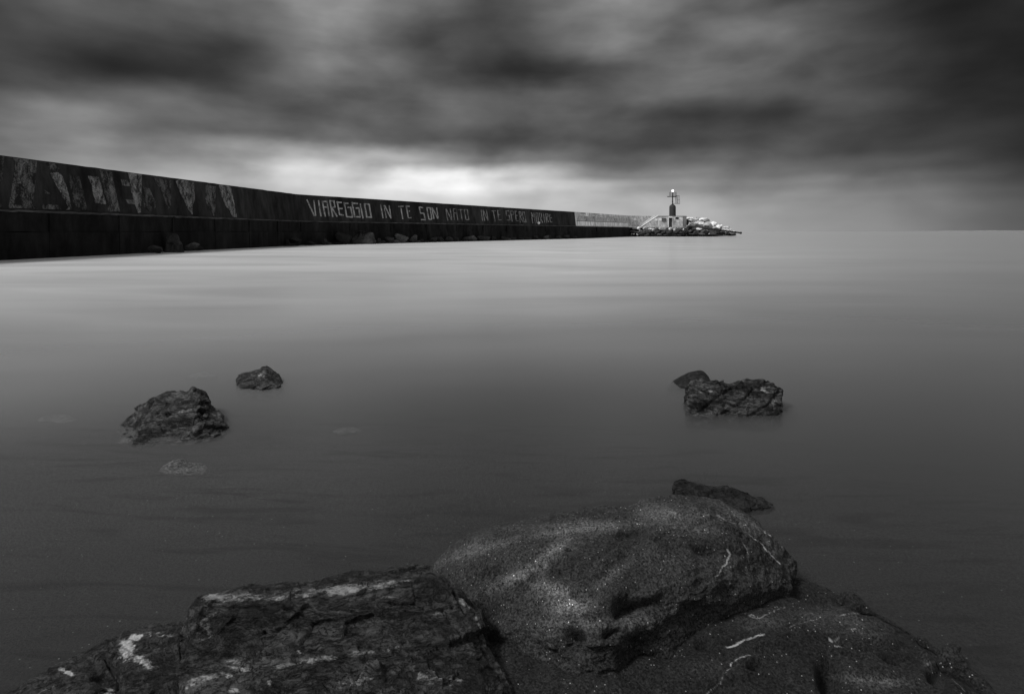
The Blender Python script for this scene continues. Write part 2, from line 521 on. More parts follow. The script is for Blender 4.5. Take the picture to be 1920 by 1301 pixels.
o = new_mesh('beach_sand', pts, faces, M['sand'], smooth=True)
tag(o, 'dark wet sand with pale grit sloping under the water', 'sand', kind='structure')

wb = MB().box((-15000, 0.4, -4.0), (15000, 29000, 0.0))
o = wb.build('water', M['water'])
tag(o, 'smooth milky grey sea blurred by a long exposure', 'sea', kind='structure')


# ------------------------------------------------------------------ lofted rocks
def catmull(pts, n, closed):
    pts = np.asarray(pts); k = len(pts)
    if closed:
        t = np.linspace(0, k, n, endpoint=False)
    else:
        t = np.linspace(0, k - 1, n)
    i = np.floor(t).astype(int)
    if not closed: i = np.minimum(i, k - 2)
    f = (t - i)[(...,) + (None,) * (pts.ndim - 1)]
    idx = (lambda j: j % k) if closed else (lambda j: np.clip(j, 0, k - 1))
    a, b, c, e = pts[idx(i - 1)], pts[idx(i)], pts[idx(i + 1)], pts[idx(i + 2)]
    return 0.5 * (2 * b + (c - a) * f + (2 * a - 5 * b + 4 * c - e) * f ** 2 + (3 * b - a - 3 * c + e) * f ** 3)


def loft(secs, n_len, n_around, zlow):
    """secs: (px, ytop, Ytop, [(py, Y)...], ybot, Ybot, back). Returns grid (n_len, n_around, 3)"""
    S = []
    for px, yt, Yt, mids, yb, Yb, back in secs:
        top = P(px, yt, Yt); bot = P(px, yb, Yb)
        loop = [np.array([top[0] * 1.0, Yt + back, zlow]), np.array([top[0], Yt + back * 0.72, top[2] * 0.62 + zlow * 0.1]), np.array([top[0], Yt + back * 0.3, top[2] * 0.93]), top]
        loop += [P(px, a, b) for a, b in mids]
        loop += [bot, np.array([bot[0], Yb + 0.03, min(zlow, bot[2] - 0.05)])]
        S.append(np.array(loop))
    S = np.array(S)
    first, last = S[0], S[-1]
    c0, c1 = first.mean(0), last.mean(0)
    d0 = (c0 - S[1].mean(0)) * 0.12; d1 = (c1 - S[-2].mean(0)) * 0.12
    S = np.concatenate([[c0 + (first - c0) * 0.05 + d0], [c0 + (first - c0) * 0.6 + d0], S, [c1 + (last - c1) * 0.6 + d1], [c1 + (last - c1) * 0.05 + d1]])
    G = catmull(S, n_len, False)                       # along the length
    G = np.transpose(catmull(np.transpose(G, (1, 0, 2)), n_around, True), (1, 0, 2))
    return G


def normals(G):
    du = np.gradient(G, axis=0)
    dv = np.roll(G, -1, 1) - np.roll(G, 1, 1)
    n = np.cross(du, dv)
    n /= np.linalg.norm(n, axis=2)[..., None] + 1e-12
    if np.mean(np.sum(n * (G - G.mean((0, 1))), 2)) < 0: n = -n
    return n


def seg_dist(px, py, a, b):
    ax, ay = a; bx, by = b
    dx, dy = bx - ax, by - ay
    t = np.clip(((px - ax) * dx + (py - ay) * dy) / (dx * dx + dy * dy + 1e-9), 0, 1)
    return np.hypot(px - ax - t * dx, py - ay - t * dy)


def rock_from_loft(name, G, mat, disp, dents=(), veins=(), pale=(), creases=(), taper=0.16):
    N = normals(G)
    shp = G.shape
    p = G.reshape(-1, 3).copy(); n = N.reshape(-1, 3)
    p0 = p.copy()
    px, py = px_of(p0)
    facing = (n * (p0 - [0, 0, H])).sum(1) < 0.0
    for (cx, cy, rx, ry, ang, dep) in dents:
        ca, sa = math.cos(R(ang)), math.sin(R(ang))
        u = ((px - cx) * ca + (py - cy) * sa) / rx; v = (-(px - cx) * sa + (py - cy) * ca) / ry
        p -= n * (2.2 * dep * np.exp(-(u * u + v * v) ** 1.6) * facing)[:, None]
    for pts, wid, dep in creases:
        dd = np.min([seg_dist(px, py, a, b) for a, b in zip(pts[:-1], pts[1:])], axis=0)
        p -= n * (1.5 * dep * np.exp(-(dd / wid) ** 2) * facing)[:, None]
    uu = np.repeat(np.linspace(0, 1, shp[0]), shp[1])
    endw = 0.3 + 0.7 * np.clip(np.minimum(uu, 1 - uu) / taper, 0, 1)      # calmer towards both ends
    p += n * (disp(p0) * endw)[:, None]
    px, py = px_of(p)
    jx = 5.0 * fbm(p0, 26, 3, 0.6, seed=3); jy = 5.0 * fbm(p0, 26, 3, 0.6, seed=5)
    vein = np.zeros(len(p)); pal = np.zeros(len(p))
    for pts, wid, st in veins:
        dd = np.full(len(p), 1e9)
        for a, b in zip(pts[:-1], pts[1:]): dd = np.minimum(dd, seg_dist(px + jx, py + jy, a, b))
        L = len(pts) - 1
        vein = np.maximum(vein, st * np.clip(1.5 - dd / (wid * .62), 0, 1) * np.clip(0.75 + 1.6 * fbm(p0, 26, 2, seed=8), 0, 1) * facing)
    for (cx, cy, rx, ry, ang, st) in pale:
        ca, sa = math.cos(R(ang)), math.sin(R(ang))
        u = ((px - cx) * ca + (py - cy) * sa) / rx; v = (-(px - cx) * sa + (py - cy) * ca) / ry
        pal = np.maximum(pal, st * np.exp(-(u * u + v * v)) * facing)
    a, b = shp[0], shp[1]
    I = np.arange(a * b).reshape(a, b)
    q = np.stack([I[:-1], np.roll(I, -1, 1)[:-1], np.roll(I, -1, 1)[1:], I[1:]], -1).reshape(-1, 4)
    org = np.array([p[:, 0].mean(), p[:, 1].mean(), 0.0])
    me = bpy.data.meshes.new(name)
    nv, nf = len(p), len(q)
    me.vertices.add(nv); me.vertices.foreach_set('co', (p - org).astype(np.float32).ravel())
    me.loops.add(nf * 4); me.loops.foreach_set('vertex_index', q.ravel().astype(np.int32))
    me.polygons.add(nf); me.polygons.foreach_set('loop_start', np.arange(0, nf * 4, 4, dtype=np.int32))
    me.polygons.foreach_set('loop_total', np.full(nf, 4, dtype=np.int32))
    me.polygons.foreach_set('use_smooth', np.ones(nf, dtype=bool))
    for k, arr in (('vein', vein), ('pale', pal)):
        at = me.attributes.new(k, 'FLOAT', 'POINT'); at.data.foreach_set('value', arr.astype(np.float32))
    me.materials.append(mat); me.update(calc_edges=True); me.validate()
    o = bpy.data.objects.new(name, me); sc.collection.objects.link(o); o.location = org
    return o


def facets(p, nseed, tilt, seed, stretch=(1, 1, 1)):
    """broken planar faces: every cell of a scattered pattern is tilted its own way"""
    rs = np.random.RandomState(seed); lo, hi = p.min(0), p.max(0)
    c = lo + rs.rand(nseed, 3) * (hi - lo); t = rs.normal(size=(nseed, 3)) * tilt
    st = np.array(stretch)
    q = p + 0.012 * np.stack([fbm(p, 14, 3, seed=seed + k) for k in (1, 2, 3)], 1)
    best = np.full(len(p), 1e9); val = np.zeros(len(p))
    for k in range(nseed):
        d_ = (((q - c[k]) * st) ** 2).sum(1); w_ = d_ < best
        best[w_] = d_[w_]; val[w_] = ((q[w_] - c[k]) * t[k]).sum(1)
    return val


def scoops(p, cnt, r, depth, seed):
    """scattered shallow hollows with a crisp upper lip"""
    rs = np.random.RandomState(seed); lo, hi = p.min(0), p.max(0)
    q = p + 0.02 * np.stack([fbm(p, 9, 2, seed=seed + k) for k in (1, 2, 3)], 1)
    out = np.zeros(len(p)); idx = rs.choice(len(p), cnt, replace=False)
    for k in idx:
        rr = r * rs.uniform(.45, 1.4); dd = (q - p[k]) * np.array([.75, 1, 1.15]); d_ = np.sqrt((dd ** 2).sum(1)) / rr
        lip = 1 + 0.8 * np.clip(dd[:, 2] / rr, -1, 1)
        out -= depth * rs.uniform(.4, 1.2) * np.clip(1 - d_ * d_, 0, 1) ** 1.2 * lip * np.minimum(rr / r, 1)
    return out


def strata(p, d, per_m, amp, seed, warp=0.04):
    """bedding ledges: slow rise, sharp drop, along a tilted direction"""
    d = np.array(d, float); d /= np.linalg.norm(d)
    c = p @ d + warp * fbm(p, 5, 3, seed=seed)
    out = 0
    for k, (m_, a_) in enumerate(((1, 1), (2.7, .5), (6.1, .25))):
        f = c * per_m * m_ + 0.3 * fbm(p, 9 * m_, 2, seed=seed + k)
        fr = f - np.floor(f)
        out = out + amp * a_ * (np.where(fr < .85, fr / .85, (1 - fr) / .15) - .5) * (0.6 + 0.9 * fbm(p, 6 * m_, 2, seed=seed + 7 + k))
    return out


M['sandy'] = sandy_rock_mat('sand caked sandstone', 0.015, 0.038)
M['sandy_low'] = sandy_rock_mat('lower sandstone', 0.009, 0.022)
M['block'] = sea_rock_mat('fractured dark limestone', 0.006, 0.040, (0, 0.15, 0), (0.6, 1, 1.6), 11.0, pale=0.26, grain=0.25)
M['block_low'] = sea_rock_mat('patched dark stone', 0.008, 0.035, (0, 0.2, 0), (0.7, 1, 1.5), 13.0, pale=0.45, grain=0.3)
M['strata'] = sea_rock_mat('folded dark slate', 0.005, 0.062, (0, -0.5, 0), (0.6, 1, 2.4), 9.0, pale=0.3, grain=0.2)
M['strata_r'] = sea_rock_mat('blocky dark slate', 0.003, 0.060, (0, 0.6, 0), (0.6, 1, 2.4), 6.5, pale=0.3, grain=0.2)
M['slick'] = sea_rock_mat('slick black stone', 0.003, 0.018, (0, 0.4, 0), (0.7, 1, 1.5), 9.0, pale=0.2, grain=0.2)
M['pale_stone'] = sea_rock_mat('pale submerged stone', 0.06, 0.09, (0, 0.1, 0), (1, 1, 1.5), 12.0, pale=0.3, grain=0.2)

# big rounded boulder
E = lambda *a: list(a)
secs = [
    (815, 1080, 2.02, [(1090, 2.0), (1100, 1.97), (1110, 1.94)], 1120, 1.92, .20),
    (870, 1028, 2.00, [(1060, 1.92), (1100, 1.84), (1130, 1.78)], 1170, 1.74, .28),
    (960, 1005, 1.98, [(1040, 1.86), (1100, 1.74), (1160, 1.66)], 1195, 1.64, .33),
    (1060, 987, 1.97, [(1030, 1.84), (1110, 1.66), (1190, 1.56)], 1232, 1.55, .36),
    (1140, 977, 1.97, [(1030, 1.80), (1110, 1.63), (1200, 1.52)], 1248, 1.53, .38),
    (1196, 973, 1.98, [(1030, 1.78), (1100, 1.66), (1160, 1.60)], 1205, 1.60, .38),
    (1228, 955, 1.98, [(1015, 1.79), (1090, 1.67), (1150, 1.62)], 1190, 1.62, .38),
    (1280, 947, 1.98, [(1010, 1.82), (1080, 1.70), (1130, 1.66)], 1165, 1.66, .38),
    (1370, 960, 2.00, [(1010, 1.88), (1070, 1.78), (1110, 1.74)], 1140, 1.75, .34),
    (1440, 1000, 2.03, [(1040, 1.94), (1080, 1.87), (1105, 1.84)], 1122, 1.85, .26),
    (1488, 1050, 2.03, [(1070, 1.99), (1090, 1.95), (1102, 1.93)], 1114, 1.93, .16),
    (1503, 1085, 2.00, [(1092, 1.99), (1100, 1.98), (1106, 1.97)], 1112, 1.97, .08),
]
G = loft(secs, 620, 520, -0.08)
disp = lambda p: scoops(p, 110, .045, .012, 3) + scoops(p, 300, .020, .005, 4) + 0.005 * ridged(p * [.6, 1, 1.3], 14, 3, .5, seed=6) + 0.010 * fbm(p, 5, 4, seed=1) + 0.009 * fbm(p * [1, 1, 1.5], 14, 5, 0.6, seed=2) + 0.0018 * fbm(p, 60, 3, 0.6, seed=3)
dents = [(1180, 1140, 30, 22, 0, .028), (1078, 1192, 20, 17, 20, .026), (1148, 1190, 18, 13, 0, .018), (1095, 1112, 22, 12, 0, .018),
         (1068, 1031, 5, 4, 0, .02), (1330, 1035, 26, 10, 15, .012), (930, 1075, 38, 12, -25, .012), (1010, 1050, 30, 10, -25, .010),
         (1175, 1000, 28, 6, -15, .012), (1230, 985, 26, 5, 12, .010), (990, 1100, 26, 10, -20, .010), (1060, 1075, 26, 12, 0, .012), (900, 1150, 40, 20, 10, .012),
         (1150, 1060, 60, 12, -40, .010), (1200, 1120, 50, 10, -20, -.006), (1010, 1060, 44, 9, -33, -.012), (930, 1105, 44, 9, -25, -.010), (1035, 1100, 30, 8, 0, -.007),
         (1110, 1150, 20, 10, 0, -.010), (880, 1060, 50, 20, -30, -.006)]
creases = [([(1085, 1080), (1130, 1040), (1165, 1010), (1200, 995)], 4, .007), ([(1210, 990), (1240, 985), (1262, 992)], 3, .010),
           ([(880, 1030), (960, 1010), (1040, 1012), (1120, 990)], 4, .004), ([(1200, 1040), (1250, 1000), (1300, 990), (1345, 970)], 4, .004)]
veins = [([(1364, 1030), (1366, 1040), (1361, 1055), (1352, 1068), (1343, 1078)], 1.8, 1.0),
         ([(1405, 1003), (1430, 1022), (1442, 1035), (1452, 1047), (1461, 1059)], 1.3, .9),
         ([(1395, 1015), (1402, 1042), (1408, 1080)], 0.8, .35), ([(1300, 962), (1345, 965), (1385, 985)], 0.9, .4),
         ([(1258, 959), (1266, 962)], 2.0, .7), ([(1430, 995), (1445, 1003)], 1.5, .8)]
pale = [(1030, 1040, 45, 12, -40, .9), (970, 1080, 70, 10, -28, .75), (1035, 1105, 45, 14, 10, .6), (1075, 1135, 36, 18, 0, .8), (1260, 965, 80, 20, 5, .45), (1100, 1170, 60, 16, 0, .4),  # lit upper edge and highlights painted into the boulder's colour
        (1180, 1165, 40, 16, 0, .5), (1160, 985, 60, 10, -5, .5), (900, 1030, 80, 8, -18, .4), (1080, 992, 80, 8, -8, .5), (1300, 990, 60, 14, 10, .35), (1150, 1075, 40, 8, -35, .3), (1390, 975, 70, 14, 32, .4), (1450, 1030, 40, 10, 50, .3), (1120, 982, 140, 8, -3, .35), (880, 1030, 50, 10, -25, .3), (1350, 1060, 60, 20, 10, .2)]
o = rock_from_loft('rounded_boulder', G, M['sandy'], disp, dents, veins, pale, creases)
tag(o, 'large rounded sandy boulder with scooped hollows, resting on the lower rock', 'boulder', 'foreground shore rocks')

# lower right slab the boulder rests on
B = 1500
secs = [
    (905, 1215, 1.62, [(1260, 1.52), (1320, 1.42), (1400, 1.32)], B, 1.18, .15),
    (1000, 1212, 1.63, [(1250, 1.54), (1300, 1.46), (1380, 1.35)], B, 1.20, .2),
    (1130, 1225, 1.62, [(1260, 1.54), (1300, 1.47), (1380, 1.36)], B, 1.20, .2),
    (1220, 1178, 1.73, [(1220, 1.60), (1280, 1.50), (1360, 1.38)], B, 1.20, .2),
    (1300, 1138, 1.83, [(1190, 1.66), (1260, 1.52), (1340, 1.40)], B, 1.20, .2),
    (1400, 1116, 1.90, [(1170, 1.70), (1250, 1.55), (1340, 1.41)], B, 1.22, .2),
    (1500, 1106, 1.95, [(1160, 1.76), (1240, 1.58), (1340, 1.42)], B, 1.22, .16),
    (1560, 1120, 1.93, [(1170, 1.75), (1250, 1.57), (1340, 1.42)], B, 1.22, .12),
    (1630, 1150, 1.87, [(1190, 1.73), (1260, 1.56), (1340, 1.43)], B, 1.22, .10),
    (1695, 1185, 1.80, [(1220, 1.69), (1275, 1.55), (1350, 1.42)], B, 1.22, .08),
    (1770, 1232, 1.69, [(1260, 1.62), (1300, 1.53), (1370, 1.41)], B, 1.22, .06),
    (1850, 1296, 1.58, [(1320, 1.53), (1350, 1.48), (1400, 1.40)], B, 1.25, .05),
    (1930, 1370, 1.46, [(1390, 1.42), (1410, 1.39), (1440, 1.35)], B, 1.27, .04),
]
G = loft(secs, 760, 460, -0.08)
disp = lambda p: scoops(p, 140, .06, .014, 13) + scoops(p, 350, .024, .007, 14) + 0.004 * ridged(p * [.5, 1, 1.3], 10, 3, .5, seed=16) + 0.014 * fbm(p, 5, 4, seed=11) + 0.005 * fbm(p, 18, 4, 0.5, seed=12) + 0.0015 * fbm(p, 60, 3, 0.6, seed=13)
dents = [(1320, 1205, 16, 12, 0, .016), (1420, 1250, 18, 12, 0, .018), (1555, 1265, 22, 34, 0, .030), (1640, 1200, 40, 6, 20, .010), (1680, 1235, 26, 8, 25, .012),
         (1600, 1225, 26, 8, 10, .010), (1760, 1265, 20, 20, 30, .020), (1250, 1210, 40, 30, 0, .006), (1490, 1200, 90, 10, -8, -.008), (1600, 1155, 50, 10, 15, -.008),
         (1620, 1260, 60, 10, 5, -.010), (1540, 1130, 30, 12, 0, .008), (1650, 1185, 40, 10, 25, -.008), (1740, 1240, 20, 10, 35, -.012), (1380, 1270, 90, 12, -15, -.006)]
creases = [([(1500, 1115), (1530, 1135), (1600, 1150), (1640, 1165)], 4, .006), ([(1480, 1202), (1540, 1200), (1600, 1212), (1690, 1215), (1730, 1240)], 4, .007),
           ([(1290, 1160), (1300, 1180), (1290, 1200), (1280, 1220)], 3, .003)]
veins = [([(1362, 1214), (1385, 1204), (1405, 1196), (1418, 1189), (1433, 1188)], 2.0, 1.0),
         ([(1350, 1281), (1358, 1265), (1372, 1247), (1390, 1231), (1407, 1226)], 1.1, .8),
         ([(1405, 1153), (1425, 1158), (1450, 1146), (1472, 1136)], 1.0, .55), ([(1500, 1151), (1520, 1149), (1525, 1149)], .9, .5),
         ([(1555, 1199), (1568, 1200), (1573, 1195)], 2.2, 1.0), ([(1562, 1210), (1580, 1212)], 1.2, .8), ([(1597, 1181), (1604, 1178)], 1.4, .7),
         ([(1480, 1175), (1510, 1165), (1545, 1159)], .9, .35), ([(1285, 1165), (1293, 1180), (1292, 1195)], .9, .3), ([(1740, 1245), (1755, 1240)], 2.0, .6),
         ([(1755, 1240), (1790, 1275), (1810, 1295)], 1.0, .4), ([(1320, 1300), (1345, 1285), (1350, 1278)], .8, .4), ([(1565, 1152), (1610, 1150)], .8, .4)]
pale = [(1560, 1160, 70, 16, 10, .5), (1640, 1275, 60, 10, 5, .6), (1600, 1185, 50, 10, 5, .4), (1755, 1250, 20, 14, 30, .7), (1440, 1165, 50, 12, -10, .25), (1330, 1250, 60, 20, 0, .15)]
o = rock_from_loft('low_slab_rock', G, M['sandy_low'], disp, dents, veins, pale, creases)
tag(o, 'low dark slab of rock with white quartz veins running down into the water', 'rock', 'foreground shore rocks')

# flat-topped fractured block, left of the boulder
secs = [
    (338, 1195, 1.57, [(1205, 1.56), (1240, 1.53), (1275, 1.48)], B, 1.20, .06),
    (366, 1118, 1.66, [(1127, 1.63), (1190, 1.55), (1264, 1.47)], B, 1.20, .10),
    (430, 1111, 1.68, [(1131, 1.61), (1192, 1.56), (1260, 1.46)], B, 1.20, .14),
    (520, 1106, 1.69, [(1129, 1.61), (1187, 1.56), (1250, 1.46)], B, 1.20, .16),
    (620, 1091, 1.70, [(1118, 1.61), (1180, 1.56), (1243, 1.46)], B, 1.20, .18),
    (700, 1081, 1.71, [(1106, 1.62), (1172, 1.57), (1236, 1.46)], B, 1.20, .18),
    (785, 1077, 1.71, [(1097, 1.64), (1160, 1.57), (1224, 1.46)], B, 1.20, .16),
    (845, 1108, 1.68, [(1124, 1.63), (1170, 1.57), (1216, 1.48)], B, 1.20, .12),
    (892, 1158, 1.62, [(1168, 1.60), (1195, 1.56), (1226, 1.49)], B, 1.20, .08),
    (918, 1215, 1.55, [(1222, 1.54), (1240, 1.51), (1260, 1.47)], B, 1.20, .06),
    (955, 1290, 1.45, [(1300, 1.44), (1320, 1.41), (1345, 1.38)], B, 1.20, .05),
]
G = loft(secs, 600, 400, -0.08)


def disp_block(p):
    return (facets(p, 60, 0.05, 23, (1, 1, 1.5)) + facets(p, 600, 0.075, 29, (1, 1, 1.8)) + strata(p, (0.12, 0.3, 1), 14, .007, 21)
            + 0.004 * fbm(p, 20, 4, 0.6, seed=27) + 0.0015 * ridged(p, 70, 3, 0.6, seed=28))


creases = [([(340, 1262), (440, 1256), (500, 1252), (600, 1240), (700, 1228), (800, 1210), (850, 1212), (905, 1230)], 3.5, .010),
           ([(370, 1128), (420, 1142), (520, 1132), (600, 1126), (700, 1110), (770, 1102)], 3, .005), ([(850, 1115), (870, 1150), (900, 1180), (912, 1205)], 3, .008),
           ([(760, 1145), (800, 1150), (850, 1140)], 3, .006), ([(555, 1135), (560, 1180), (550, 1230)], 2.5, .004), ([(830, 1145), (850, 1175), (870, 1200)], 2.5, .005)]
pale = [(650, 1102, 170, 10, -6, .48), (470, 1122, 110, 10, -3, .46), (395, 1120, 35, 8, -5, .8), (520, 1121, 60, 6, -4, .6), (570, 1116, 26, 8, -8, .75), (640, 1105, 38, 10, -6, .95), (720, 1100, 40, 6, -5, .6), (385, 1180, 20, 40, 10, .6), (400, 1160, 14, 16, 0, .45),
        (560, 1220, 8, 12, 0, .7), (455, 1254, 34, 3.5, 8, 1.0), (540, 1246, 40, 3.5, -8, .8), (610, 1236, 50, 8, -8, .7), (690, 1222, 60, 6, -8, .6), (750, 1213, 30, 5, -5, .5),
        (800, 1150, 40, 16, 0, .30), (870, 1130, 6, 22, -35, .6), (900, 1175, 4, 26, -25, .6), (385, 1270, 50, 8, -15, .6), (430, 1268, 10, 4, 0, .9), (505, 1280, 6, 8, 0, .9), (440, 1294, 10, 4, 0, .9),
        (700, 1275, 90, 18, -5, .38), (800, 1265, 60, 16, 10, .42), (860, 1275, 40, 20, 20, .4), (440, 1240, 30, 12, 20, .4), (730, 1120, 20, 4, 0, .5), (640, 1260, 60, 8, 0, .35)]
veins = [([(350, 1290), (380, 1275), (400, 1268)], 2.0, .6), ([(868, 1105), (880, 1125), (895, 1142), (905, 1160), (912, 1180)], 1.1, .5)]
o = rock_from_loft('fractured_block', G, M['block'], disp_block, [(400, 1230, 60, 14, 0, .006), (650, 1180, 60, 30, 0, .006), (480, 1190, 60, 30, 0, .005)], veins, pale, creases)
tag(o, 'flat topped fractured dark block with pale crusts along its upper edge', 'rock', 'foreground shore rocks')

secs = [
    (-60, 1345, 1.48, [(1352, 1.47), (1375, 1.43), (1410, 1.39)], B, 1.26, .04),
    (60, 1275, 1.58, [(1292, 1.54), (1330, 1.47), (1380, 1.40)], B, 1.24, .05),
    (120, 1245, 1.63, [(1264, 1.58), (1310, 1.49), (1370, 1.40)], B, 1.23, .06),
    (200, 1205, 1.68, [(1227, 1.62), (1280, 1.52), (1350, 1.41)], B, 1.22, .07),
    (245, 1184, 1.70, [(1207, 1.64), (1265, 1.53), (1340, 1.41)], B, 1.21, .08),
    (300, 1178, 1.70, [(1205, 1.63), (1265, 1.53), (1340, 1.41)], B, 1.21, .08),
    (350, 1174, 1.70, [(1205, 1.62), (1265, 1.52), (1340, 1.41)], B, 1.21, .08),
    (410, 1190, 1.67, [(1215, 1.60), (1275, 1.50), (1350, 1.40)], B, 1.21, .08),
]
G = loft(secs, 420, 420, -0.08)
pale = [(240, 1215, 14, 26, 15, 1.0), (252, 1195, 20, 8, 0, .9), (268, 1240, 26, 10, 30, .7), (128, 1260, 14, 5, 25, 1.0), (118, 1255, 10, 5, 0, .8), (205, 1295, 16, 8, 0, .6), (300, 1190, 40, 8, 0, .4), (300, 1250, 30, 10, 0, .35), (90, 1290, 30, 6, -20, .5)]
o = rock_from_loft('low_side_rock', G, M['block_low'], disp_block, [(200, 1265, 30, 20, 40, .014), (320, 1230, 20, 30, 0, .01)], [], pale, [([(195, 1230), (215, 1260), (212, 1290)], 3, .012)])
tag(o, 'low dark rock with a bright white patch sloping down to the left of the block', 'rock', 'foreground shore rocks')


# rocks standing in the water
def water_rock(name, secs, mat, label, dispf, zlow=-0.12, n=(300, 260), dents=(), pale=(), creases=(), rings=2):
    full = []
    for (px, yt, Yt, yb, Yb, back) in secs:
        mids = []
        for k in range(1, rings + 1):
            f = k / (rings + 1)
            mids.append((yt + (yb - yt) * (f ** 0.9), Yt + (Yb - Yt) * (1 - (1 - f) ** 1.4)))
        full.append((px, yt, Yt, mids, yb, Yb, back))
    G = loft(full, n[0], n[1], zlow)
    o = rock_from_loft(name, G, mat, dispf, dents, [], pale, creases)
    return tag(o, label, 'rock', 'rocks standing in the shallow water')


def fold_disp(ax, az_, scale, amp, seed):
    """folded bedding: ridges running along a slanted direction"""
    def f(p):
        q = p.copy(); wv = 0.05 * fbm(p, 6, 3, seed=seed)
        c = p[:, 0] * ax + p[:, 2] * az_ + p[:, 1] * 0.4 + wv
        s = np.stack([c * 5.0, p[:, 0] * 0.9, p[:, 1] * 1.5], 1)
        return (facets(p, 26, 0.11 * scale, seed) + facets(p, 300, 0.13 * scale, seed + 3, (1, 1, 1.6)) + strata(p, (ax, 0.3, az_), 9, amp, seed)
                + amp * 0.25 * fbm(p, 30, 4, 0.6, seed + 1))
    return f


water_rock('wave_worn_rock', [
    (216, 826, 3.62, 838, 3.55, .05), (232, 796, 3.78, 836, 3.46, .12), (264, 763, 3.88, 835, 3.42, .16), (288, 746, 3.92, 832, 3.44, .2), (318, 739, 3.94, 830, 3.46, .2),
    (345, 737, 3.94, 828, 3.47, .2), (357, 729, 3.94, 827, 3.48, .2), (372, 731, 3.93, 825, 3.50, .18), (384, 750, 3.88, 822, 3.52, .16), (400, 776, 3.80, 818, 3.54, .12), (420, 800, 3.70, 815, 3.60, .06)],
    M['strata'], 'craggy dark rock with folded layers, largest of those in the water at left', fold_disp(0.45, -1.0, 0.8, .015, 31),
    dents=[(345, 790, 26, 10, 0, .035), (300, 812, 40, 10, 0, .02)], pale=[(335, 770, 40, 5, -10, .4), (270, 795, 30, 5, -35, .4), (350, 752, 14, 5, -30, .45), (385, 775, 5, 16, -35, .35)],  # thin pale streaks paint highlights along the folds
    creases=[([(240, 800), (280, 788), (320, 768), (360, 764), (395, 785)], 3, .012), ([(300, 760), (330, 752), (352, 745)], 3, .012), ([(262, 785), (310, 762), (352, 755)], 2.5, .010)])
water_rock('peaked_rock', [
    (444, 712, 4.78, 724, 4.72, .05), (452, 701, 4.84, 726, 4.64, .1), (470, 697, 4.86, 728, 4.62, .12), (486, 693, 4.87, 729, 4.60, .14), (497, 688, 4.87, 729, 4.60, .14), (508, 696, 4.86, 729, 4.62, .12),
    (520, 708, 4.82, 727, 4.64, .1), (528, 718, 4.78, 725, 4.70, .05)],
    M['strata'], 'small peaked rock half veiled by the water behind the craggy one', fold_disp(-0.6, -1.0, 0.45, .008, 41), n=(200, 180), pale=[(490, 708, 16, 10, 40, .5), (478, 700, 14, 8, 0, .4)])
water_rock('square_rock', [
    (1291, 734, 4.12, 764, 4.04, .06), (1296, 718, 4.16, 774, 4.00, .12), (1306, 715, 4.17, 778, 3.98, .16), (1335, 716, 4.17, 780, 3.97, .18), (1352, 716, 4.17, 782, 3.96, .18), (1366, 718, 4.17, 783, 3.96, .18),
    (1400, 717, 4.17, 785, 3.95, .18), (1430, 717, 4.17, 784, 3.95, .18), (1452, 715, 4.17, 781, 3.97, .16), (1460, 722, 4.16, 778, 3.99, .12), (1467, 735, 4.12, 770, 4.03, .08)],
    M['strata_r'], 'dark square sided rock with slanting cracks, biggest in the water at right', fold_disp(0.9, 1.0, 1.1, .016, 51),
    pale=[(1325, 735, 24, 10, -10, .38), (1430, 730, 16, 8, 20, .55), (1400, 738, 10, 6, -40, .35)], dents=[(1375, 740, 24, 26, 40, .006), (1320, 765, 26, 10, 0, .02)],
    creases=[([(1310, 770), (1345, 745), (1372, 728)], 3, .012), ([(1355, 775), (1390, 755), (1412, 730)], 3, .014), ([(1410, 778), (1440, 758), (1460, 735)], 3, .014), ([(1300, 745), (1330, 755)], 2, .01)])
water_rock('low_dark_rock', [
    (1254, 726, 4.78, 729, 4.76, .04), (1268, 714, 4.84, 731, 4.66, .08), (1288, 703, 4.88, 732, 4.62, .12), (1305, 697, 4.90, 732, 4.62, .14), (1317, 696, 4.90, 732, 4.62, .12), (1328, 705, 4.88, 731, 4.64, .1), (1333, 718, 4.84, 729, 4.70, .06)],
    M['slick'], 'small smooth dark rock just behind the square sided one', lambda p: 0.006 * fbm(p, 7, 4, seed=61), n=(180, 160))
water_rock('wedge_rock', [
    (1265, 915, 2.72, 946, 2.66, .05), (1270, 909, 2.74, 950, 2.63, .1), (1286, 905, 2.76, 954, 2.61, .12), (1305, 911, 2.75, 955, 2.60, .12), (1335, 918, 2.74, 956, 2.60, .12), (1365, 918, 2.74, 957, 2.60, .12),
    (1390, 926, 2.73, 957, 2.60, .1), (1415, 934, 2.71, 957, 2.61, .08), (1435, 939, 2.69, 956, 2.63, .06), (1448, 946, 2.67, 953, 2.65, .03)],
    M['slick'], 'dark wedge shaped rock tapering to the right just beyond the rounded boulder', fold_disp(-0.7, 1.0, 0.6, .008, 71), creases=[([(1330, 925), (1350, 945)], 3, .01), ([(1400, 935), (1412, 952)], 2, .006)])
water_rock('sunken_pale_rock', [
    (303, 878, 3.11, 886, 3.07, .03), (318, 870, 3.13, 889, 3.03, .05), (335, 868, 3.14, 890, 3.01, .06), (350, 874, 3.12, 891, 3.01, .05), (370, 875, 3.11, 891, 3.02, .04), (383, 880, 3.09, 890, 3.04, .03)],
    M['pale_stone'], 'pale flat stone almost covered by water, in front of the craggy rock', lambda p: 0.006 * ridged(p, 9, 4, 0.5, seed=81), zlow=-.06, n=(150, 120))
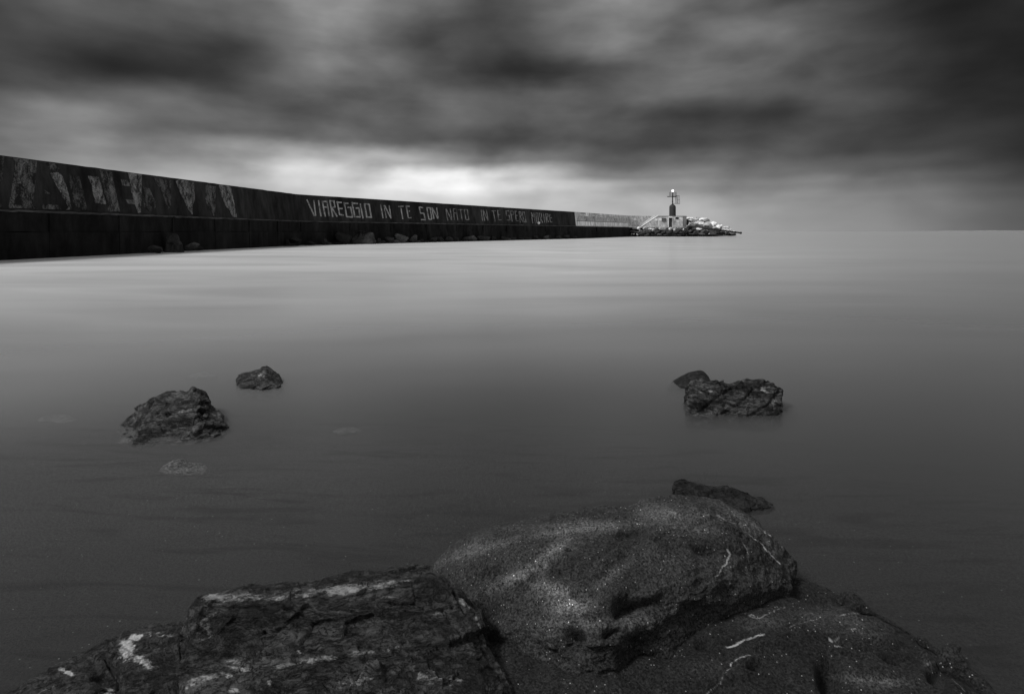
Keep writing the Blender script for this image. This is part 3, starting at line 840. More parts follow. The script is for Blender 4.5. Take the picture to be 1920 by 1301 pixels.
for nm, x0, x1, yt, yb, lab in (('drowned_rock', 62, 142, 772, 789, 'faint drowned rock left of the craggy one'),
                                ('drowned_rock', 352, 400, 692, 701, 'faint drowned rock left of the small peaked one'),
                                ('drowned_rock', 630, 672, 794, 802, 'faint drowned stone alone in mid water')):
    Yw = H * F / ((yt + yb) / 2 - HY)
    k = [(x0, yb - 2, Yw, yb, Yw - .03, .03), (x0 * .7 + x1 * .3, yt + 2, Yw + .03, yb + 1, Yw - .06, .05), ((x0 + x1) / 2, yt + 1, Yw + .04, yb + 1, Yw - .06, .05),
         (x0 * .3 + x1 * .7, yt + 2, Yw + .03, yb + 1, Yw - .05, .05), (x1, yb - 2, Yw, yb, Yw - .02, .03)]
    o = water_rock(nm, k, M['pale_stone'], lab, lambda p: 0.010 * ridged(p, 7, 4, 0.5, seed=91), zlow=-.08, n=(120, 90))
    o.location.z -= 0.035

# ------------------------------------------------------------------ the sea wall
A = np.array
ZL, ZT = 2.30, 4.78
path = [A([-24.35, 15.0]), A([-19.9, 52.5]), A([11.66, 102.0]), A([29.3, 140.0])]   # foot of the upper wall face on the ledge
tops = [4.78, 4.78, 4.86, 5.24]
ledz = [2.30, 2.30, 2.30, 2.42]


def left_normal(a, b):
    d = (b - a) / np.linalg.norm(b - a)
    return A([d[1], -d[0]])         # points to the open water


SN = [left_normal(path[i], path[i + 1]) for i in range(3)]
VN = [SN[0], (SN[0] + SN[1]) / np.linalg.norm(SN[0] + SN[1]), (SN[1] + SN[2]) / np.linalg.norm(SN[1] + SN[2]), SN[2]]
BATTER = 0.32
wall = empty('sea_wall', (path[1][0], path[1][1], 0))
tag(wall, 'long dark concrete breakwater wall with big worn lettering above a stepped base', 'wall')


def at3(v, z): return (v[0], v[1], z)


def wobble(i, t): return 0.0


def sweep(name, prof, mat, i0=0, i1=3, sub=40, jit=0.0, seed=0, stations=None):
    """prof(i, t) -> ring of (offset towards water, z)"""
    rnd = np.random.RandomState(seed); V = []; st = []
    for i in range(i0, i1):
        for k in range(sub + (1 if i == i1 - 1 else 0)):
            st.append((i, k / sub))
    for (i, t) in st:
        c = path[i] * (1 - t) + path[i + 1] * t
        n = VN[i] * (1 - t) + VN[i + 1] * t; n = n / np.linalg.norm(n)
        ring = prof(i, t)
        j = rnd.normal(size=(len(ring), 2)) * jit
        V.append([(c[0] + n[0] * (o_ + j[q, 0]), c[1] + n[1] * (o_ + j[q, 0]), z + j[q, 1]) for q, (o_, z) in enumerate(ring)])
    m_ = len(V[0]); v = [q for r in V for q in r]; f = []
    for a in range(len(V) - 1):
        for b in range(m_):
            f.append((a * m_ + b, a * m_ + (b + 1) % m_, (a + 1) * m_ + (b + 1) % m_, (a + 1) * m_ + b))
    f.append(tuple(range(m_))); f.append(tuple(range((len(V) - 1) * m_, len(V) * m_))[::-1])
    mb = MB(); mb.add(v, f)
    return mb.build(name, mat, wall)


zt = lambda i, t: tops[i] * (1 - t) + tops[i + 1] * t
zl = lambda i, t: ledz[i] * (1 - t) + ledz[i + 1] * t
sweep('parapet', lambda i, t: [(0, zl(i, t)), (-BATTER, zt(i, t)), (-1.4, zt(i, t)), (-1.6, 0.5)], M['wall'], 0, 2, sub=60, jit=0.006, seed=1)
o = sweep('whitewashed_parapet', lambda i, t: [(0.0, zl(i, t)), (-BATTER, zt(i, t)), (-1.4, zt(i, t)), (-1.6, 0.5)], M['pale_wall'], 2, 3, sub=30, jit=0.004, seed=2)
tag(o, 'pale whitewashed stretch covered in small graffiti')
sweep('ledge', lambda i, t: [(0.16, zl(i, t) - 0.10), (0.15, zl(i, t) + 0.004), (-0.5, zl(i, t) + 0.004), (-0.5, zl(i, t) - 0.10)], M['ledge'], 0, 2, sub=150, jit=0.014, seed=3)
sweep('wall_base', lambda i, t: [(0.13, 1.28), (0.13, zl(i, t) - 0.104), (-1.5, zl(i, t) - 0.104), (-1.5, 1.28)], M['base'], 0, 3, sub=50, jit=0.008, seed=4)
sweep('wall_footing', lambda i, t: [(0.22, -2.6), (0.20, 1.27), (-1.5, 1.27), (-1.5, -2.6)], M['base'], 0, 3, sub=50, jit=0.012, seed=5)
# upright panel joints on the base, as thin proud fillets of mortar
jt = MB()
for i, ts in ((0, [x / 9 for x in range(1, 9)]), (1, [x / 10 for x in range(0, 10)]), (2, [.3, .6])):
    for t in ts:
        c = path[i] * (1 - t) + path[i + 1] * t; n = SN[i]; dd = A([-n[1], n[0]])
        a = c + n * 0.12 - dd * .03; b = c + n * 0.245 - dd * .03; e = c + n * 0.245 + dd * .03; g = c + n * 0.12 + dd * .03
        jt.hexa([at3(a, 0), at3(b, 0), at3(e, 0), at3(g, 0), at3(a, 2.15), at3(b, 2.15), at3(e, 2.15), at3(g, 2.15)])
jt.build('panel_joint', M['base'], wall)


def on_wall(seg, px, py, off):
    """point where the sight line of a photo pixel meets the sloping wall face"""
    a = path[seg]; b = path[seg + 1]; n = SN[seg]
    A0 = A([a[0], a[1], ledz[seg]]); B0 = A([b[0], b[1], ledz[seg + 1]])
    T0 = A([*(a - VN[seg] * BATTER), tops[seg]])
    nn = np.cross(B0 - A0, T0 - A0); nn /= np.linalg.norm(nn)
    if nn[0] * n[0] + nn[1] * n[1] < 0: nn = -nn
    d = A([(px - 960) / F, 1.0, -(py - HY) / F]); o_ = A([0, 0, H])
    t = np.dot(A0 - o_, nn) / np.dot(d, nn)
    return o_ + d * t + nn * off


def stroke_mb(mb, seg, p, q, wpx, off):
    (x0, y0), (x1, y1) = p, q
    L = math.hypot(x1 - x0, y1 - y0) or 1
    ux, uy = (x1 - x0) / L, (y1 - y0) / L; nx_, ny_ = -uy * wpx / 2, ux * wpx / 2
    x0 -= ux * wpx * .3; y0 -= uy * wpx * .3; x1 += ux * wpx * .3; y1 += uy * wpx * .3
    c = [(x0 + nx_, y0 + ny_), (x1 + nx_, y1 + ny_), (x1 - nx_, y1 - ny_), (x0 - nx_, y0 - ny_)]
    bot = [on_wall(seg, a, b, -0.02) for a, b in c]; top = [on_wall(seg, a, b, off) for a, b in c]
    mb.hexa(bot + top)


WORDS = []
def word(name, ox, oy, s, wpx, mat, letters, label):
    k = 0
    for L in letters:
        mb = MB()
        for i, (a, b, c, e) in enumerate(L):
            stroke_mb(mb, 1, (ox + a / s, oy + b / s), (ox + c / s, oy + e / s), wpx, 0.014 + 0.0016 * ((i * 3 + k) % 7))
        o = mb.build('painted_letter', M[mat], wall)
        k += 1
    WORDS.append(name)


word('viareggio', 560, 360, 12, 2.5, 'white_letter', [
    [(185, 180, 350, 535), (340, 195, 380, 535)], [(445, 200, 500, 545)],
    [(530, 205, 595, 550), (545, 215, 635, 218), (635, 212, 685, 540), (570, 342, 645, 345)],
    [(700, 195, 765, 560), (710, 205, 790, 205), (793, 205, 815, 345), (730, 350, 810, 345), (750, 370, 862, 552)],
    [(865, 220, 920, 515), (875, 235, 962, 240), (900, 375, 978, 375), (922, 512, 1002, 525)],
    [(1020, 240, 1080, 562), (1030, 260, 1112, 260), (1085, 560, 1210, 570), (1168, 345, 1210, 562), (1105, 348, 1160, 352)],
    [(1200, 240, 1260, 562), (1212, 255, 1322, 265), (1265, 560, 1382, 565), (1352, 362, 1380, 558), (1292, 365, 1350, 365)],
    [(1385, 270, 1445, 590)],
    [(1480, 265, 1530, 566), (1490, 272, 1580, 280), (1585, 280, 1635, 575), (1535, 565, 1628, 572)]], '')
word('in te son', 700, 360, 9.6, 2.0, 'white_letter', [
    [(130, 230, 175, 470)], [(195, 245, 230, 465), (205, 250, 312, 470), (282, 250, 322, 472)],
    [(450, 265, 540, 260), (490, 268, 528, 485)], [(590, 250, 628, 470), (598, 258, 645, 262), (610, 350, 650, 346), (632, 470, 678, 466)],
    [(825, 272, 848, 382), (832, 275, 890, 285), (852, 384, 905, 386), (908, 388, 935, 510), (862, 500, 928, 500)],
    [(960, 282, 998, 490), (966, 285, 1018, 285), (1022, 290, 1050, 488), (1004, 492, 1046, 495)],
    [(1052, 288, 1090, 485), (1062, 292, 1156, 475), (1138, 290, 1165, 478)]], '')
word('nato', 700, 360, 9.6, 1.6, 'faint_letter', [
    [(1305, 312, 1340, 515), (1312, 315, 1404, 500), (1382, 305, 1412, 508)],
    [(1435, 312, 1460, 500), (1440, 306, 1486, 306), (1490, 310, 1520, 510), (1450, 380, 1500, 382)],
    [(1530, 320, 1600, 320), (1570, 324, 1598, 515)],
    [(1635, 318, 1664, 496), (1642, 320, 1688, 322), (1692, 325, 1720, 496), (1670, 499, 1716, 501)]], '')
word('in te spero morire', 890, 380, 12, 1.55, 'faint_letter', [
    [(145, 170, 180, 410)], [(190, 172, 222, 405), (198, 178, 294, 398), (264, 175, 300, 402)],
    [(375, 190, 465, 186), (417, 194, 458, 425)], [(512, 170, 540, 390), (520, 178, 565, 180), (525, 275, 570, 275), (545, 393, 596, 393)],
    [(705, 182, 715, 288), (712, 186, 765, 190), (720, 290, 772, 290), (776, 294, 794, 392), (728, 396, 790, 396)],
    [(800, 192, 845, 425), (808, 192, 856, 196), (862, 200, 875, 266), (824, 275, 870, 272)],
    [(905, 190, 935, 408), (912, 196, 945, 200), (922, 290, 955, 290), (940, 411, 980, 413)],
    [(995, 202, 1027, 445), (1002, 206, 1032, 210), (1037, 214, 1045, 296), (1018, 308, 1040, 304), (1022, 318, 1088, 438)],
    [(1065, 217, 1110, 430), (1072, 216, 1114, 218), (1120, 214, 1155, 435), (1116, 437, 1150, 441)],
    [(1270, 227, 1305, 465), (1276, 232, 1308, 326), (1312, 324, 1326, 240), (1329, 240, 1365, 470)],
    [(1370, 242, 1398, 456), (1376, 240, 1408, 236), (1413, 240, 1438, 448), (1404, 460, 1432, 458)],
    [(1450, 242, 1485, 460), (1456, 241, 1490, 246), (1496, 250, 1505, 326), (1468, 336, 1500, 332), (1474, 344, 1528, 452)],
    [(1545, 240, 1575, 450)],
    [(1595, 252, 1620, 450), (1600, 250, 1636, 250), (1641, 254, 1646, 316), (1608, 330, 1641, 324), (1614, 338, 1662, 438)],
    [(1680, 272, 1700, 432), (1686, 275, 1715, 276), (1692, 345, 1725, 345), (1704, 436, 1736, 440)]], '')

def P_on(seg, px, f):
    # image row of the ledge line (f=0) or top line (f=1) at a photo column
    z0, z1 = (ledz[seg], ledz[seg + 1]) if f == 0 else (tops[seg], tops[seg + 1])
    off = 0 if f == 0 else -BATTER
    a = path[seg] + VN[seg] * off; b = path[seg + 1] + VN[seg + 1] * off
    xa, ya = 960 + F * a[0] / a[1], HY + F * (H - z0) / a[1]
    xb, yb = 960 + F * b[0] / b[1], HY + F * (H - z1) / b[1]
    return ya + (yb - ya) * (px - xa) / (xb - xa)


# older mural blocks on the near stretch
MUR = [
    (0, 270, 8, 'mural_dim', [(-60, 165), (60, 180), (25, 600), (-60, 640)]),
    (0, 270, 8, 'mural_dim', [(-60, 830), (0, 870), (40, 955), (-60, 960)]),
    (0, 270, 8, 'mural', [(150, 190), (545, 232), (550, 300), (490, 910), (560, 975), (130, 960), (225, 310), (228, 262)]),
    (0, 270, 8, 'mural_dim', [(665, 258), (830, 292), (905, 400), (860, 410), (740, 385)]),
    (0, 270, 8, 'mural_bright', [(742, 440), (860, 425), (930, 480), (1000, 660), (1050, 860), (1062, 985), (985, 990), (1025, 955), (935, 790)]),
    (0, 270, 8, 'mural', [(665, 692), (750, 745), (662, 750)]),
    (0, 270, 8, 'mural', [(635, 900), (860, 918), (912, 985), (640, 978)]),
    (0, 270, 8, 'mural_dim', [(1030, 450), (1190, 490), (1260, 800), (1310, 1000), (1240, 1000), (1110, 930), (1060, 700)]),
    (0, 270, 8, 'mural_bright', [(1120, 790), (1190, 820), (1240, 910), (1150, 900)]),
    (0, 270, 8, 'mural_bright', [(1318, 480), (1480, 500), (1570, 820), (1590, 905), (1430, 888), (1370, 640)]),
    (0, 270, 8, 'mural', [(1490, 390), (1670, 410), (1700, 560), (1800, 1020), (1620, 1020), (1590, 850), (1540, 600)]),
    (220, 300, 8, 'mural', [(50, 292), (178, 312), (188, 396), (70, 386)]),
    (220, 300, 8, 'mural_bright', [(160, 186), (370, 205), (360, 420), (350, 790), (305, 795), (215, 500), (185, 300)]),
    (220, 300, 8, 'mural', [(125, 592), (238, 600), (268, 672), (150, 656)]),
    (220, 300, 8, 'mural_dim', [(375, 400), (480, 430), (600, 700), (480, 780), (390, 700)]),
    (220, 300, 8, 'mural_dim', [(530, 268), (800, 306), (800, 700), (760, 740), (650, 450), (560, 330)]),
    (220, 300, 8, 'mural_bright', [(872, 320), (920, 296), (1060, 320), (1120, 560), (1128, 700), (1122, 822), (1060, 740), (930, 460)]),
    (220, 300, 8, 'mural', [(1066, 325), (1140, 340), (1160, 560), (1134, 690), (1124, 560)]),
    (220, 300, 8, 'mural', [(1250, 352), (1475, 402), (1465, 845), (1440, 845), (1330, 640)]),
    (220, 300, 8, 'mural_bright', [(1495, 355), (1700, 385), (1790, 860), (1740, 860), (1600, 640)]),
]
for i, (ox, oy, s, mt, poly) in enumerate(MUR):
    # ragged edge
    rnd = random.Random(i); q = []
    for a, b in zip(poly, poly[1:] + poly[:1]):
        L = math.hypot(b[0] - a[0], b[1] - a[1]); k = max(1, int(L / 28))
        for j in range(k):
            t = j / k
            q.append((a[0] + (b[0] - a[0]) * t + (rnd.uniform(-5, 5) if j else 0), a[1] + (b[1] - a[1]) * t + (rnd.uniform(-5, 5) if j else 0)))
    off = 0.014 + 0.0012 * (i % 9)
    q = [(x, max(y, (P_on(0, ox + x / s, 1) + 1.3 - oy) * s)) for x, y in q]
    pts3 = [on_wall(0, ox + x / s, oy + y / s, off) for x, y in q]
    back = [on_wall(0, ox + x / s, oy + y / s, -0.02) for x, y in q]
    n = len(q); mb = MB()
    f = [tuple(range(n)), tuple(range(n, 2 * n))[::-1]] + [(a, (a + 1) % n, n + (a + 1) % n, n + a) for a in range(n)]
    mb.add(pts3 + back, f)
    mb.build('mural_patch', M[mt], wall)

# pale stretch: white band below, graffiti rows above
def wall_rect(seg, x0, x1, f0, f1, off, mat, name):
    """panel on the pale stretch between two photo columns and two height fractions"""
    def pt(x, f, o_):
        def h(x_):      # fraction -> pixel row on this column
            lo = P_on(seg, x_, 0); hi = P_on(seg, x_, 1)
            return lo + (hi - lo) * f
        return on_wall(seg, x, h(x), o_)
    q = [pt(x0, f0, -.02), pt(x1, f0, -.02), pt(x1, f1, -.02), pt(x0, f1, -.02), pt(x0, f0, off), pt(x1, f0, off), pt(x1, f1, off), pt(x0, f1, off)]
    mb = MB().hexa(q)
    return mb.build(name, M[mat], wall)


tag(wall_rect(2, 1083.5, 1178, 0.03, 0.34, 0.02, 'pale_band', 'white_band'))
rnd = random.Random(5)
x = 1082.0
while x < 1174:
    wd = rnd.uniform(4.5, 9)
    hi_ = rnd.uniform(0.72, 0.78)
    wall_rect(2, x, min(x + wd - 0.5, 1176), 0.38, hi_, 0.02 + 0.002 * rnd.randint(0, 4), rnd.choice(['graffiti', 'graffiti_dark', 'graffiti']), 'graffiti_patch')
    x += wd
wall_rect(2, 1080.5, 1176, 0.345, 0.37, 0.024, 'dark_paint', 'painted_line')
for a, b in ((1087, 1098), (1111, 1120)):
    wall_rect(2, a, b, 0.88, 0.98, 0.022, 'graffiti_dark', 'graffiti_patch')
wall_rect(2, 1120, 1168, 0.80, 0.83, 0.022, 'graffiti_dark', 'painted_line')

# small white float on the ledge under the last word
p = on_wall(1, 1008.7, 418.5, 0.12)
o = MB().lathe([(0.02, p[2] - .22), (.16, p[2] - .17), (.24, p[2]), (.17, p[2] + .16), (.03, p[2] + .22)], p, 16).build('float', M['white'], None, True)
tag(o, 'small round white float sitting on the wall ledge under the last painted word', 'float')

# ------------------------------------------------------------------ lighthouse hut with stairs
YB = 141.0
PX = lambda px, Y=YB: (px - 960) * Y / F
PZ = lambda py, Y=YB: H - (py - HY) * Y / F
hut = empty('lighthouse_hut', (PX(1255), YB, 2.3))
tag(hut, 'low rendered concrete hut with a dark door and an outside stair at the wall end', 'hut')
zb, ztp = PZ(426.3), PZ(405.0)
bl = MB()
# body with a chamfered seaward corner
x0, x1, x2 = PX(1234), PX(1280), PX(1287.2, YB + 1.6)
ring = [(x0, YB), (x1, YB), (x2, YB + 1.6), (x2 + .2, YB + 6), (x0, YB + 6)]
n = len(ring)
bl.add([(a, b, zb) for a, b in ring] + [(a, b, ztp - .16) for a, b in ring], [tuple(range(n))[::-1], tuple(range(n, 2 * n))] + [(i, (i + 1) % n, n + (i + 1) % n, n + i) for i in range(n)])
bl.build('hut_wall', M['hut'], hut)
e = .004
MB().hexa([(x1 + .02, YB - e + .01, zb + .01), (x2 + .02, YB + 1.59, zb + .01), (x2 - .1, YB + 1.7, zb + .01), (x1 - .1, YB + .2, zb + .01), (x1 + .02, YB - e + .01, ztp - .17), (x2 + .02, YB + 1.59, ztp - .17), (x2 - .1, YB + 1.7, ztp - .17), (x1 - .1, YB + .2, ztp - .17)]).build('end_wall', M['hut_side'], hut)  # skin over the end face, its shade put into the darker colour
rr = [(x0, YB - .04), (x1, YB - .04), (x2 + .05, YB + 1.58), (x2 + .25, YB + 6.03), (x0, YB + 6.03)]
MB().add([(a, b, ztp - .155) for a, b in rr] + [(a, b, ztp) for a, b in rr], [tuple(range(n))[::-1], tuple(range(n, 2 * n))] + [(i, (i + 1) % n, n + (i + 1) % n, n + i) for i in range(n)]).build('roof_slab', M['hut_roof'], hut)
# stair: triangular flank wall, coping, steps
sx0, sx1 = PX(1202.5), x0
tri = [(sx0, zb), (sx1, zb), (sx1, ztp - .02)]
MB().add([(a, YB, z) for a, z in tri] + [(a, YB + .35, z) for a, z in tri], [(0, 1, 2), (5, 4, 3), (0, 3, 4, 1), (1, 4, 5, 2), (2, 5, 3, 0)]).build('stair_flank', M['grey_wall'], hut)
cp = [(sx0 - .15, zb + .0), (sx1, ztp + .01), (sx1, ztp + .16), (sx0 - .35, zb + .02)]
MB().add([(a, YB - .06, z) for a, z in cp] + [(a, YB + .40, z) for a, z in cp], [(0, 1, 2, 3), (7, 6, 5, 4), (0, 4, 5, 1), (1, 5, 6, 2), (2, 6, 7, 3), (3, 7, 4, 0)]).build('stair_coping', M['white'], hut)
stp = MB(); NS = 15
for i in range(NS):
    a = sx0 - .55 + (sx1 - sx0) * i / NS; b = sx0 - .55 + (sx1 - sx0) * (i + 1) / NS
    stp.box((a, YB + .42, zb), (b - .002, YB + 2.2, zb + .42 + (ztp - zb - .3) * (i + 1) / NS))
stp.build('steps', M['grey_wall'], hut)
# door
D0, D1 = PX(1253.9), PX(1260.1)
dr = MB().box((D0, YB - .05, zb + .02), (D1, YB + .02, PZ(408.6))).build('door', M['dark_paint'], hut)
hb = MB().box((D0 + .05, YB - .12, zb + 1.1), (D0 + .13, YB - .052, zb + 1.25)).build('handle', M['metal'], None); hb.parent = dr
fr_ = MB(); fr_.box((D0 - .14, YB - .06, zb + .02), (D0 - .004, YB + .02, PZ(408.6))); fr_.box((D1 + .004, YB - .06, zb + .02), (D1 + .1, YB + .02, PZ(408.6)))
fr_.build('door_frame', M['white'], hut)
ca = MB(); c0, c1 = PX(1252.9), PX(1261)
prof = [(c0, PZ(408.5)), (c1, PZ(408.5)), (c1 - .05, PZ(407.2)), (c1 - .25, PZ(406.4)), (c0 + .25, PZ(406.4)), (c0 + .05, PZ(407.2))]
k = len(prof)
ca.add([(a, YB - .45, z) for a, z in prof] + [(a, YB - .065, z) for a, z in prof], [tuple(range(k)), tuple(range(k, 2 * k))[::-1]] + [(i, k + i, k + (i + 1) % k, (i + 1) % k) for i in range(k)])
ca.build('door_canopy', M['white'], hut)
# window
wf = MB().box((PX(1265.2), YB - .05, PZ(412.2)), (PX(1273.6), YB + .01, PZ(406.8))).build('window', M['white'], hut)
wp = MB().box((PX(1266.1), YB - .06, PZ(411.5)), (PX(1272.8), YB - .051, PZ(407.4))).build('pane', M['glass'], None); wp.parent = wf
for q in (hb, wp):      # built in world space: bring under their part
    for v in q.data.vertices: v.co = v.co - Vector(hut.location)
# horizontal render line and vertical joint
MB().box((D1 + .12, YB - .012, PZ(417.2)), (x1 - .02, YB + .01, PZ(416.9))).build('render_joint', M['hut_side'], hut)
MB().box((PX(1233.2), YB - .012, zb + .02), (PX(1233.6), YB + .005, PZ(407.5))).build('render_joint', M['hut_side'], hut)
# boards on the wall
for (a, b, c, e_, mt, lb) in ((1228, 1232.8, 410.2, 414.2, 'white', 'small white board on the stair flank'), (1235, 1240.2, 409.5, 414.2, 'white', 'white board nearest the grey board by the hut door'), (1241.3, 1248.6, 409.4, 415.7, 'sign', 'grey board with dark frame left of the hut door')):
    if mt == 'sign':
        s_ = empty('notice_board', (PX(a), YB - .05, PZ(e_)))
        MB().box((PX(a), YB - .10, PZ(e_)), (PX(b), YB - .03, PZ(c))).build('board_frame', M['dark_paint'], s_)
        MB().box((PX(a + .6), YB - .112, PZ(e_ - .6)), (PX(b - .6), YB - .101, PZ(c + .6))).build('board_panel', M['sign'], s_)
        MB().box((PX(a + 1.6), YB - .118, PZ(412.2)), (PX(b - 2), YB - .113, PZ(411.6))).box((PX(b - 2.6), YB - .118, PZ(411.5)), (PX(b - 1.2), YB - .113, PZ(410.4))).build('board_print', M['metal'], s_)
    else:
        s_ = MB().box((PX(a), YB - .07, PZ(e_)), (PX(b), YB - .012, PZ(c))).build('notice_board', M[mt])
    tag(s_, lb, 'sign', 'boards on the hut wall')
# wall behind the stair, closing the breakwater
bk = empty('end_parapet', (PX(1180, 140.0), 141, 2.3))
tag(bk, 'plain grey wall closing the breakwater left of the hut stair', 'wall')
g0 = path[3]
MB().hexa([(g0[0] + .02, g0[1] + .1, 2.42), (x0 + .3, YB + 2.3, 2.42), (x0 + .3, YB + 3.2, 2.42), (g0[0] - .5, g0[1] + 1.4, 2.42),
           (g0[0] - .25, g0[1] + .18, 5.24), (x0 + .3, YB + 2.4, ztp - .02), (x0 + .3, YB + 3.2, ztp - .02), (g0[0] - .8, g0[1] + 1.4, 5.24)]).build('wall_panel', M['grey_wall'], bk)
def bkp(px, py, off):      # on its face, roughly
    t = (px - 1180) / (1234 - 1180); Y = (140.1 + (YB + 2.3 - 140.1) * t) - off
    return (PX(px, Y), Y, PZ(py, Y))
mb = MB(); mb.hexa([bkp(1188, 413, -.1), bkp(1192.8, 413, -.1), bkp(1192.8, 413, -.11), bkp(1188, 413, -.11), bkp(1188, 409, .12), bkp(1192.8, 409, .12), bkp(1192.8, 409, -.1), bkp(1188, 409, -.1)])
q = [bkp(1188, 413.2, .14), bkp(1192.8, 413.2, .14), bkp(1192.8, 413.2, -.2), bkp(1188, 413.2, -.2), bkp(1188, 409, .14), bkp(1192.8, 409, .14), bkp(1192.8, 409, -.2), bkp(1188, 409, -.2)]
o = MB().hexa(q).build('notice_board', M['white']); tag(o, 'white board on the grey wall left of the stair', 'sign', 'boards on the hut wall')
# slab under the hut
MB().box((PX(1182), YB - .6, 2.18), (PX(1289), YB + 6.5, 2.36)).build('hut_plinth', M['hut_side'], hut)
core = MB().hexa([(PX(1180), YB - .5, -2.6), (PX(1288), YB - .5, -2.6), (PX(1288), YB + 7, -2.6), (PX(1180), YB + 7, -2.6), (PX(1180), YB - .4, 2.16), (PX(1288), YB - .4, 2.16), (PX(1288), YB + 6.4, 2.16), (PX(1180), YB + 6.4, 2.16)])
core.build('foundation', M['base'], hut)

# ------------------------------------------------------------------ light tower
TY = YB + 2.2
tp = lambda px: PX(px, TY); tz = lambda py: PZ(py, TY)
cx = tp(1261); tower = empty('light_beacon', (cx, TY, ztp))
tag(tower, 'dark round harbour light tower with a lit lamp on a mast above the hut', 'lighthouse')
r = 6.0 * TY / F
zs = tz(389.5); zt_ = tz(384.2)
prof = [(r, ztp - .05), (r, ztp + .15), (r * .99, zs)] + [(r * .99 * math.cos(a) ** .5, zs + (zt_ - zs) * math.sin(a)) for a in [R(x) for x in (15, 30, 45, 60, 72)]]
MB().lathe(prof, (cx, TY), 40).build('tower', M['dark_paint'], tower, True)
MB().lathe([(.36, zt_ - .12), (.36, zt_ + .05), (.26, zt_ + .12), (.24, zt_ + .2)], (cx, TY), 20).build('collar', M['metal'], tower, True)
zp = tz(368.6)
MB().tube((cx, TY, zt_ + .1), (cx, TY, tz(361)), .13, .12, 14).tube((cx, TY, tz(378.6)), (cx, TY, tz(377.6)), .2, n=14).build('mast', M['metal'], tower, True)
# platform: plate, brackets
pl = MB(); Rp = 1.0
pl.lathe([(Rp, zp), (Rp, zp + .07)], (cx + .1, TY), 20)
pl.box((cx - 1.35, TY - .45, zp - .02 - .001), (cx - .5, TY + .45, zp + .05 - .001))
pl.tube((cx - 1.3, TY, zp - .1), (cx - .1, TY, zp - .05), .05)
pl.tube((cx + .1, TY, zp - .12), (cx + 1.0, TY, zp - .05), .08)
pl.box((cx + .9, TY - .4, zp + .16), (cx + 1.6, TY + .4, zp + .22))
pl.build('platform', M['metal'], tower)
rl = MB(); zr = tz(361)
for a in range(0, 360, 30):
    if 75 < a < 105: continue
    q = (cx + .1 + .9 * math.cos(R(a)), TY + .9 * math.sin(R(a)))
    rl.tube((q[0], q[1], zp), (q[0], q[1], zr), .028, n=6)
for zz_ in (zr, zp + .55):
    for a in range(0, 360, 30):
        q = (cx + .1 + .9 * math.cos(R(a)), TY + .9 * math.sin(R(a))); q2 = (cx + .1 + .9 * math.cos(R(a + 30)), TY + .9 * math.sin(R(a + 30)))
        rl.tube((*q, zz_), (*q2, zz_), .022, n=6)
rl.build('railing', M['metal'], tower)
ld = MB(); zd = tz(382)
for s_ in (.72, 1.12):
    ld.tube((cx + s_, TY - .1, zp), (cx + s_ + .1, TY - .1, zd), .045, n=6)
for k in range(9):
    z = zd + (zp - zd) * (k + .5) / 9
    ld.tube((cx + .8, TY - .1, z), (cx + 1.2, TY - .1, z), .018, n=5)
ld.tube((cx + .05, TY, zd + .02), (cx + 1.75, TY, zd - .02), .05, n=6)
ld.build('ladder', M['metal'], tower)
cg = MB()
for k, z in enumerate((zd, zd + (zp - zd) * .5, zp + .2)):
    c_ = (cx + 1.4 + .12 * (1 - k / 2), TY)
    for a in range(0, 360, 30):
        cg.tube((c_[0] + .38 * math.cos(R(a)), c_[1] + .38 * math.sin(R(a)), z), (c_[0] + .38 * math.cos(R(a + 30)), c_[1] + .38 * math.sin(R(a + 30)), z), .022, n=5)
for a in (0, 60, 180, 240, 300):
    cg.tube((cx + 1.52 + .38 * math.cos(R(a)), TY + .38 * math.sin(R(a)), zd), (cx + 1.40 + .38 * math.cos(R(a)), TY + .38 * math.sin(R(a)), zp + .2), .02, n=5)
cg.build('ladder_cage', M['metal'], tower)
m, T = material('lit lamp'); em = T.node('ShaderNodeEmission', {'Color': (1, 1, 1, 1), 'Strength': 4.0}); T.l.new(em.outputs[0], T.out.inputs[0]); M['lamp'] = m
zla = tz(358.2)
lamp = MB().lathe([(.04, zla - .30), (.2, zla - .22), (.27, zla), (.2, zla + .22), (.04, zla + .30)], (cx + .05, TY), 16).build('lamp', M['lamp'], tower, True)
MB().tube((cx + .05, TY, tz(361.2)), (cx + .05, TY, zla - .28), .11, n=12).build('lamp_base', M['metal'], tower, True)


# ------------------------------------------------------------------ boulders of the breakwater
def proto_rock(seed):
    rnd = np.random.RandomState(seed)
    bm = bmesh.new(); bmesh.ops.create_icosphere(bm, subdivisions=4, radius=1.0)
    v = A([list(q.co) for q in bm.verts])
    pl_ = rnd.normal(size=(11, 3)); pl_ /= np.linalg.norm(pl_, axis=1)[:, None]; dist = rnd.uniform(.36, .74, 11)
    for _ in range(2):
        for k in range(11):
            d_ = v @ pl_[k] - dist[k]
            v = v - np.outer(np.maximum(d_, 0) * .93, pl_[k])
    nrm = v / np.linalg.norm(v, axis=1)[:, None]
    v = v + nrm * (0.06 * fbm(v, 1.8, 4, .55, seed) + 0.035 * ridged(v, 3, 3, .5, seed))[:, None]
    v = v / np.abs(v).max(0)
    f = [[q.index for q in p.verts] for p in bm.faces]; bm.free()
    return v, f


PROTO = [proto_rock(100 + i) for i in range(8)]
mesh_cache = {}


def rock_mesh(k, mat):
    key = (k, mat.name)
    if key not in mesh_cache:
        me = bpy.data.meshes.new('boulder'); v, f = PROTO[k]
        me.from_pydata([tuple(q) for q in v], [], f); me.materials.append(mat)
        me.polygons.foreach_set('use_smooth', [True] * len(me.polygons)); me.set_sharp_from_angle(angle=R(32)); me.update()
        mesh_cache[key] = me
    return mesh_cache[key]


